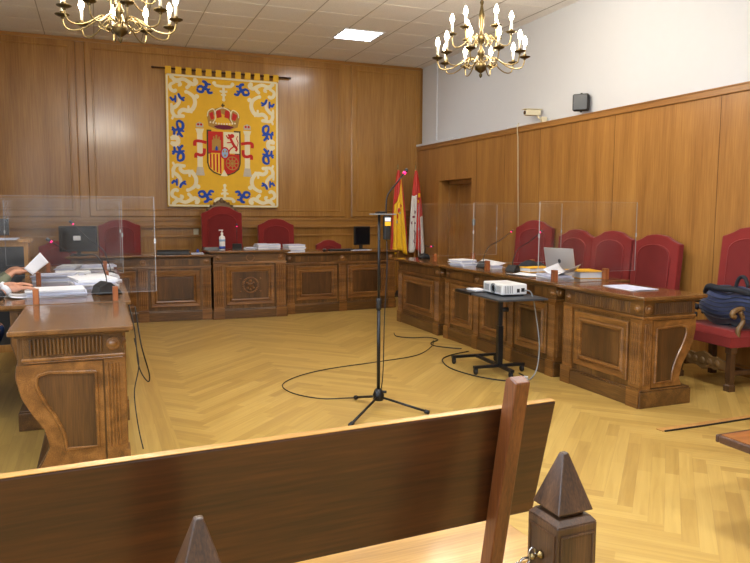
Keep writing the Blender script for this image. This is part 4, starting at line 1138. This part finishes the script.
def switch(label, loc, rz, mat='grey'):
    t = thing('light_switch', label, 'switch', loc, rz)
    MB().box(-.04, .04, -.012, 0, 0, .10).build('plate', mat, t, bevel=.003)
    MB().box(-.02, .02, -.017, -.0125, .03, .07).build('rocker', mat, t, bevel=.002)
switch('grey switch plate on the right panelling beside the door', (XR-.001, 9.50, 1.29), R(-90))
switch('cream switch plate on the back panelling left of the tall chair', (1.50, YB+.029, 1.11), 0, 'cream')

# ------------------------------------------------------------------ left background furniture
def cabinet():
    t = thing('display_cabinet', 'wooden framed cabinet with dark panels behind the left desks', 'cabinet', (-1.15, 8.12, 0))
    MB().box(-.42, .44, .03, .42, 0, 1.16).build('body', 'pale_wood', t)
    m = MB(); 
    for (x0,x1,z0,z1) in ((-.44,-.40,0,1.16),(.42,.46,0,1.16),(-.40,.42,1.12,1.16),(-.40,.42,0,.08)): m.box(x0,x1,0,.03,z0,z1)
    m.build('frame', 'pale_wood', t, bevel=.003)
    MB().box(-.40, .42, .015, .029, .08, 1.12).build('dark_panel', 'dgrey', t)
    m = MB(); m.box(-.46, .48, -.02, .44, 1.16, 1.19); m.build('top', 'pale_wood', t, bevel=.004)
cabinet()
stack('white papers lying on top of the cabinet behind the left desks', -.95, 8.12, 1.19, .34, .16, .02, 0, n=2)
o = thing('computer_monitor', 'grey backed monitor on the cabinet at the left edge', 'monitor', (-1.08, 8.36, 1.19), 0, 'computer monitors')
MB().lathe([(.10,0),(.10,.01),(.03,.02)], 18).build('foot', 'dgrey', o); MB().box(-.02,.02,-.01,.01,.01,.1).build('neck', 'dgrey', o); MB().box(-.18,.20,-.03,-.011,.04,.22).build('housing', 'dgrey', o, bevel=.006)

# ------------------------------------------------------------------ people at the left desk
def skin_mesh(name, verts, edges, mat, parent, root=0, sub=2):
    me = bpy.data.meshes.new(name); me.from_pydata([v[:3] for v in verts], edges, [])
    o = bpy.data.objects.new(name, me); COL.objects.link(o); o.parent = parent; me.materials.append(M[mat])
    sk = o.modifiers.new('skin', 'SKIN'); sk.use_smooth_shade = True
    lay = me.skin_vertices[0].data if me.skin_vertices else None
    if lay is None:
        bpy.context.view_layer.objects.active = o; bpy.ops.mesh.customdata_skin_add(); lay = me.skin_vertices[0].data
    for i, v in enumerate(verts):
        r = v[3]; lay[i].radius = r if isinstance(r, tuple) else (r, r)
        lay[i].use_root = (i == root)
    s_ = o.modifiers.new('sub', 'SUBSURF'); s_.levels = sub; s_.render_levels = sub
    return o
def person(label, loc, hand, sleeve, tone_shirt=None, cuff=True, far=False):
    """seated, facing +x; hand = right/near hand target in local coordinates"""
    t = thing('person', label, 'person', loc, 0, None)
    V, E = [], []
    def v(x, y, z, r, link=None):
        V.append((x, y, z, r)); 
        if link is not None: E.append((link, len(V)-1))
        return len(V)-1
    pel = v(0,0,.50,(.15,.12)); ab = v(.02,0,.68,(.14,.11),pel); ch = v(.05,0,.86,(.16,.11),ab); ub = v(.06,0,.98,(.09,.065),ch)
    nk = v(.08,0,1.07,.052,ub); hd = v(.11,0,1.17,.082,nk); tp = v(.11,0,1.27,.075,hd)
    shs = []
    for s_ in (-1, 1):
        sh = v(.06,s_*.17,.98,.048,ub)
        hx, hy, hz = hand[0], hand[1]+(0 if s_ == hand[3] else -hand[3]*.30), hand[2]
        if s_ != hand[3]: hx -= .05
        el = v(.06+(hx-.06)*.42, s_*.23, .80, .043, sh)
        wr = v(hx-.11, hy-.0, hz+.012, (.026,.022), el)
        pm = v(hx-.05, hy, hz+.010, (.036,.018), wr)
        kn = v(hx-.02, hy, hz+.012, (.036,.014), pm)
        for k, (dy, ln) in enumerate(((-.028,.062),(-.010,.072),(.009,.069),(.027,.054))):
            a = v(hx+.004, hy+dy, hz+.016, .0095, kn); b = v(hx+.004+ln*.5, hy+dy*1.15, hz+.012, .0085, a); v(hx+.004+ln, hy+dy*1.2, hz-.002, .007, b)
        th = v(hx-.045, hy-s_*.042, hz+.008, .0115, pm); th2 = v(hx-.015, hy-s_*.060, hz+.004, .0095, th); v(hx+.012, hy-s_*.062, hz+.0, .008, th2)
        shs.append((sh, el, wr))
    for s_ in (-1, 1):
        hp = v(.05,s_*.10,.50,.085,pel); kneex = .36
        kn = v(kneex,s_*.12,.52,.06,hp); an = v(.12,s_*.12,.10,.040,kn); v(.22,s_*.12,.045,.030,an)
    skin_mesh('body', V, E, 'skin', t)
    # jacket: torso + arms to the wrist
    J, F_ = [], []
    def j(x, y, z, r, link=None):
        J.append((x, y, z, r)); 
        if link is not None: F_.append((link, len(J)-1))
        return len(J)-1
    a = j(0,0,.50,(.165,.135)); b = j(.02,0,.68,(.155,.125),a); c = j(.05,0,.86,(.175,.125),b); d_ = j(.06,0,1.0,(.135,.105),c)
    for q, (sh, el, wr) in enumerate(shs):
        s1 = j(*V[sh][:3], .082, d_); e1 = j(*V[el][:3], .056, s1); w_ = V[wr]; ee = V[el]
        f = .88; j(ee[0]+(w_[0]-ee[0])*f, ee[1]+(w_[1]-ee[1])*f, ee[2]+(w_[2]-ee[2])*f, .038, e1)
        if cuff:
            m = MB(); p0 = Vector(ee[:3]); p1 = Vector(w_[:3]); m.tube([p0+(p1-p0)*.86, p0+(p1-p0)*.99], .035, 12); m.build('cuff', 'paper', t, smooth=True)
    skin_mesh('jacket', J, F_, sleeve, t)
    P_, G_ = [], []
    def p(x, y, z, r, link=None):
        P_.append((x, y, z, r)); 
        if link is not None: G_.append((link, len(P_)-1))
        return len(P_)-1
    a = p(0,0,.50,(.16,.13))
    for s_ in (-1, 1):
        h = p(.05,s_*.10,.50,.098,a); k = p(.36,s_*.12,.52,.072,h); p(.12,s_*.12,.13,.055,k)
    skin_mesh('trousers', P_, G_, 'jeans', t)
    for s_ in (-1, 1):
        m = MB(); m.ell((.18,s_*.12,.05), .14,.052,.048,12,8); m.build('shoe', 'black', t, smooth=True)
    m = MB(); m.grid(lambda u, v_: (lambda q_: (.088+.098*math.sin(q_)*math.cos(2*PI*u), .088*math.sin(q_)*math.sin(2*PI*u), 1.235+.118*math.cos(q_)))(v_*PI*(.66-.22*(.5+.5*math.cos(2*PI*u))**1.0-.12*max(0, math.cos(2*PI*u)))), 20, 10)
    m.build('hair', 'hair', t, solid=.02, smooth=True)
    m = MB()
    for s_ in (-1,1): m.ell((.186,s_*.032,1.20), .010,.013,.008,8,6)
    m.build('eye', 'black', t, smooth=True)
    m = MB(); m.ell((.198,0,1.17), .018,.013,.024,10,6); m.build('nose', 'skin', t, smooth=True)
    m = MB(); m.ell((.186,0,1.125), .008,.024,.007,10,6); m.build('mouth', 'velvet', t, smooth=True)
    m = MB()
    for s_ in (-1,1): m.ell((.10,s_*.088,1.18), .018,.010,.030,10,6)
    m.build('ear', 'skin', t, smooth=True)
    return t
person('person in a dark jacket with white cuff, hand resting on papers at the left edge', (-1.10, 5.66, 0), (.60, -.10, .925, -1), 'jacket_dark')
person('person in an olive sleeve holding up a white page at the left edge', (-1.14, 6.42, 0), (.60, -.08, .985, -1), 'jacket_olive', cuff=False)
PA, PB, PC, PD = Vector((-.565,6.22,1.03)), Vector((-.445,6.28,1.155)), Vector((-.385,6.30,1.07)), Vector((-.505,6.24,.975))
o = MB(); o.grid(lambda u, v: tuple((PD*(1-u)+PC*u)*(1-v)+(PA*(1-u)+PB*u)*v+Vector((0,.012*math.sin(PI*u),0))), 8, 8)
o = o.build('paper_sheet', 'paper', None, solid=.002, smooth=True); tag(o, 'white page held up by the hand at the left', 'paper')
def office_chair(label, x, y):
    t = thing('office_chair', label, 'chair', (x, y, 0), 0, 'office chairs behind the left desks')
    MB().box(-.23,.23,-.23,.23,.33,.375).build('seat', 'dfabric', t, bevel=.02, seg=3)
    MB().box(-.30,-.25,-.21,.21,.48,.95).build('backrest', 'dfabric', t, bevel=.02, seg=3)
    m = MB(); m.box(-.28,-.255,-.03,.03,.34,.55); m.box(-.28,-.1,-.03,.03,.31,.335); m.build('back_support', 'black', t)
    MB().lathe([(.03,.08),(.03,.33)], 12).build('gas_column', 'blackmetal', t, smooth=True)
    for k in range(5):
        a = 2*PI*k/5+.3; l = MB().tube([(0,0,.10),(.27*math.cos(a),.27*math.sin(a),.07)], [.022,.016], 8).build('leg', 'black', t)
        m = MB(); m.lathe([(.026,-.012),(.03,-.006),(.03,.006),(.026,.012)], 12, (.27*math.cos(a), .27*math.sin(a), .031), lambda p: Matrix.Rotation(PI/2, 3, 'X') @ p); m.build('castor', 'black', l)
office_chair('dark office chair under the person with the dark jacket', -1.10, 5.66)
office_chair('dark office chair under the person with the olive sleeve', -1.14, 6.42)

# ------------------------------------------------------------------ foreground pew and barrier
def pew():
    t = thing('pew', 'long dark wooden pew across the foreground, seen from behind', 'pew', (0, 1.645, 0), R(3))
    x0, x1 = -1.5, 1.225
    lean = Matrix.Translation((0, 0, .45)) @ Matrix.Rotation(R(9), 4, 'X') @ Matrix.Translation((0, 0, -.45))
    f = lambda u, v, w: tuple(lean @ Vector((u, w, v)))
    MB().prism([(x0,.60),(x1-.03,.60),(x1,.955),(x0,.955)], f, 0, .022).build('back_board', 'pew', t, bevel=.004)
    m = MB(); m.prism([(x0,.956),(x1-.002,.956),(x1-.002,.9575),(x0,.9575)], f, .001, .021); m.build('worn_edge', 'pew_seat', t)
    for xs in (1.020, x0+.10):
        m = MB()
        l2 = Matrix.Translation((0, 0, .45)) @ Matrix.Rotation(R(10.5), 4, 'X') @ Matrix.Translation((0, 0, -.45))
        g = lambda u, v, w: tuple(l2 @ Vector((w, u, v)))
        m.prism([(-.052,.18),(-.004,.18),(-.001,1.055),(-.018,1.068),(-.052,1.062)], g, xs, xs+.047)
        m.build('stile', 'stile', t, bevel=.004)
    MB().box(x0, 1.30, .0, .42, .395, .43).build('seat', 'pew_seat', t, bevel=.006)
    for x in (1.13, x0+.2):
        MB().box(x, x+.05, .30, .36, 0, .394).build('leg', 'stile', t, bevel=.004)
        MB().box(x, x+.05, .02, .08, 0, .394).build('leg', 'stile', t, bevel=.004)
        MB().box(x, x+.05, .08, .30, .31, .37).build('rail', 'stile', t, bevel=.004)
    m = MB(); m.box(x0+.2, 1.13, .03, .055, .29, .39); m.build('apron', 'stile', t, bevel=.003)
pew()
def post(label, x, y):
    t = thing('barrier_post', label, 'post', (x, y, 0), R(1.6), 'wooden posts with pyramid tops')
    h = .0585
    MB().box(-h, h, -h, h, 0, .758).build('shaft', 'post', t, bevel=.004)
    m = MB(); 
    for s_, ax in ((-1,'y'),(1,'y'),(-1,'x'),(1,'x')):
        F2 = (lambda u, v, w: (u, s_*(h+w), v)) if ax == 'y' else (lambda u, v, w: (s_*(h+w), u, v))
        m.rings(F2, -h+.008, h-.008, .20, .738, [(0,0),(0,.003),(.005,.004),(.007,.001)])
    m.build('panel_molding', 'post', t)
    m = MB(); m.add([(-h,-h,.758),(h,-h,.758),(h,h,.758),(-h,h,.758),(-h+.012,-h+.012,.772),(h-.012,-h+.012,.772),(h-.012,h-.012,.772),(-h+.012,h-.012,.772)], [(3,2,1,0),(4,5,6,7),(0,1,5,4),(1,2,6,5),(2,3,7,6),(3,0,4,7)])
    m.box(-.036,.036,-.036,.036,.772,.785); m.build('cap', 'post', t, bevel=.002)
    q = .052
    m = MB(); m.add([(-q,-q,.785),(q,-q,.785),(q,q,.785),(-q,q,.785),(-.008,-.008,.919),(.008,-.008,.919),(.008,.008,.919),(-.008,.008,.919)], [(3,2,1,0),(4,5,6,7),(0,1,5,4),(1,2,6,5),(2,3,7,6),(3,0,4,7)])
    m.build('pyramid_finial', 'post', t, bevel=.003)
    m = MB(); m.lathe([(.010,0),(.010,.006),(.004,.010),(.004,.018),(.008,.022),(.007,.03),(.001,.033)], 10, (-h-.001, -.0, .67), lambda p: Matrix.Rotation(-PI/2, 3, 'Y') @ p)
    m.build('hook', 'brass', t, smooth=True)
    return t
post('dark wooden post with pyramid top and padlock chain at the lower right', 1.036, 1.338)
post('wooden post whose pyramid tip rises before the pew back at lower left', .16, 1.298)
def chain():
    t = thing('lock_chain', 'steel chain with a padlock linking the post to the pew', 'chain', (.960, 1.35, .615))
    m = MB(); P0 = [Vector((0.0,0.0,.055)), Vector((-.012,.012,.03)), Vector((-.028,.022,.010)), Vector((-.04,.03,-.006)), Vector((-.06,.045,-.02)), Vector((-.08,.06,-.035)), Vector((-.10,.075,-.04))]
    for i, c in enumerate(P0):
        ax = Matrix.Rotation(i*PI/2, 3, 'Y')
        m.tube([tuple(c+ax @ Vector((.009*math.cos(2*PI*k/12), 0, .014*math.sin(2*PI*k/12)))) for k in range(13)], .003, 6)
    m.build('links', 'steel', t, smooth=True)
    MB().box(-.055,-.02,.015,.03,-.055,-.022).build('padlock_body', 'brass', t, bevel=.003)
    m = MB(); m.tube(spline([(-.05,.022,-.022),(-.05,.022,-.005),(-.038,.022,.004),(-.026,.022,-.005),(-.026,.022,-.022)], 4), .003, 6); m.build('shackle', 'steel', t, smooth=True)
chain()

def side_bench():
    t = thing('side_bench', 'wooden bench corner with dark rounded edge and scrolled legs at the right edge', 'bench', (2.70, 2.36, 0))
    MB().box(.02, 1.9, -1.8, -.02, .424, .4505).build('seat_board', 'bench_top', t)
    m = MB(); m.box(0, 1.92, -.02, 0, .412, .4505); m.box(0, .02, -1.82, -.0201, .412, .4505); m.build('edge_band', 'bench_edge', t, bevel=.008, seg=3)
    for x in (.45, 1.6):
        for y in (-.25, -1.5):
            m = MB(); m.tube(spline([(x,y,.41),(x-.04,y,.34),(x+.03,y,.26),(x-.03,y,.18),(x-.05,y,.10),(x+.02,y,.03)], 5), [.04]*26, 10)
            m.ell((x-.05,y,.045), .055,.04,.045); m.ell((x+.0,y,.30), .05,.04,.05)
            m.build('leg', 'bench_edge', t, smooth=True)
side_bench()
tr = struct(MB().box(3.56, XR-.03, 3.54, 3.60, 0.001, .004).build('trim_1', 'pale_wood'))
cord('black wire lying along the pale floor strip at the right', [(3.57,3.53),(3.9,3.525),(4.4,3.53),(5.0,3.53),(5.4,3.54)], .006)

# ------------------------------------------------------------------ camera
F_, YAW, PI_, RO = 689., R(21.9), R(5.8), R(.21)
fw = Vector((math.sin(YAW)*math.cos(PI_), math.cos(YAW)*math.cos(PI_), -math.sin(PI_)))
rt0 = Vector((math.cos(YAW), -math.sin(YAW), 0)); up0 = rt0.cross(fw)
rt = rt0*math.cos(RO)+up0*math.sin(RO); up = up0*math.cos(RO)-rt0*math.sin(RO)
cam = bpy.data.cameras.new('camera'); co = bpy.data.objects.new('camera', cam); COL.objects.link(co)
mt = Matrix((rt, up, -fw)).transposed().to_4x4(); mt.translation = (0, 0, 1.5); co.matrix_world = mt
cam.sensor_fit = 'HORIZONTAL'; cam.sensor_width = 36; cam.lens = F_/750*36; cam.clip_start = .05
S.camera = co
S.view_settings.view_transform = 'Standard'; S.view_settings.look = 'None'; S.view_settings.gamma = 1
S.view_settings.exposure = 0.76
S.cycles.max_bounces = 8; S.cycles.diffuse_bounces = 4; S.cycles.glossy_bounces = 4; S.cycles.transparent_max_bounces = 16
S.cycles.sample_clamp_indirect = 6; S.cycles.caustics_reflective = False; S.cycles.caustics_refractive = False
S.cycles.use_denoising = True
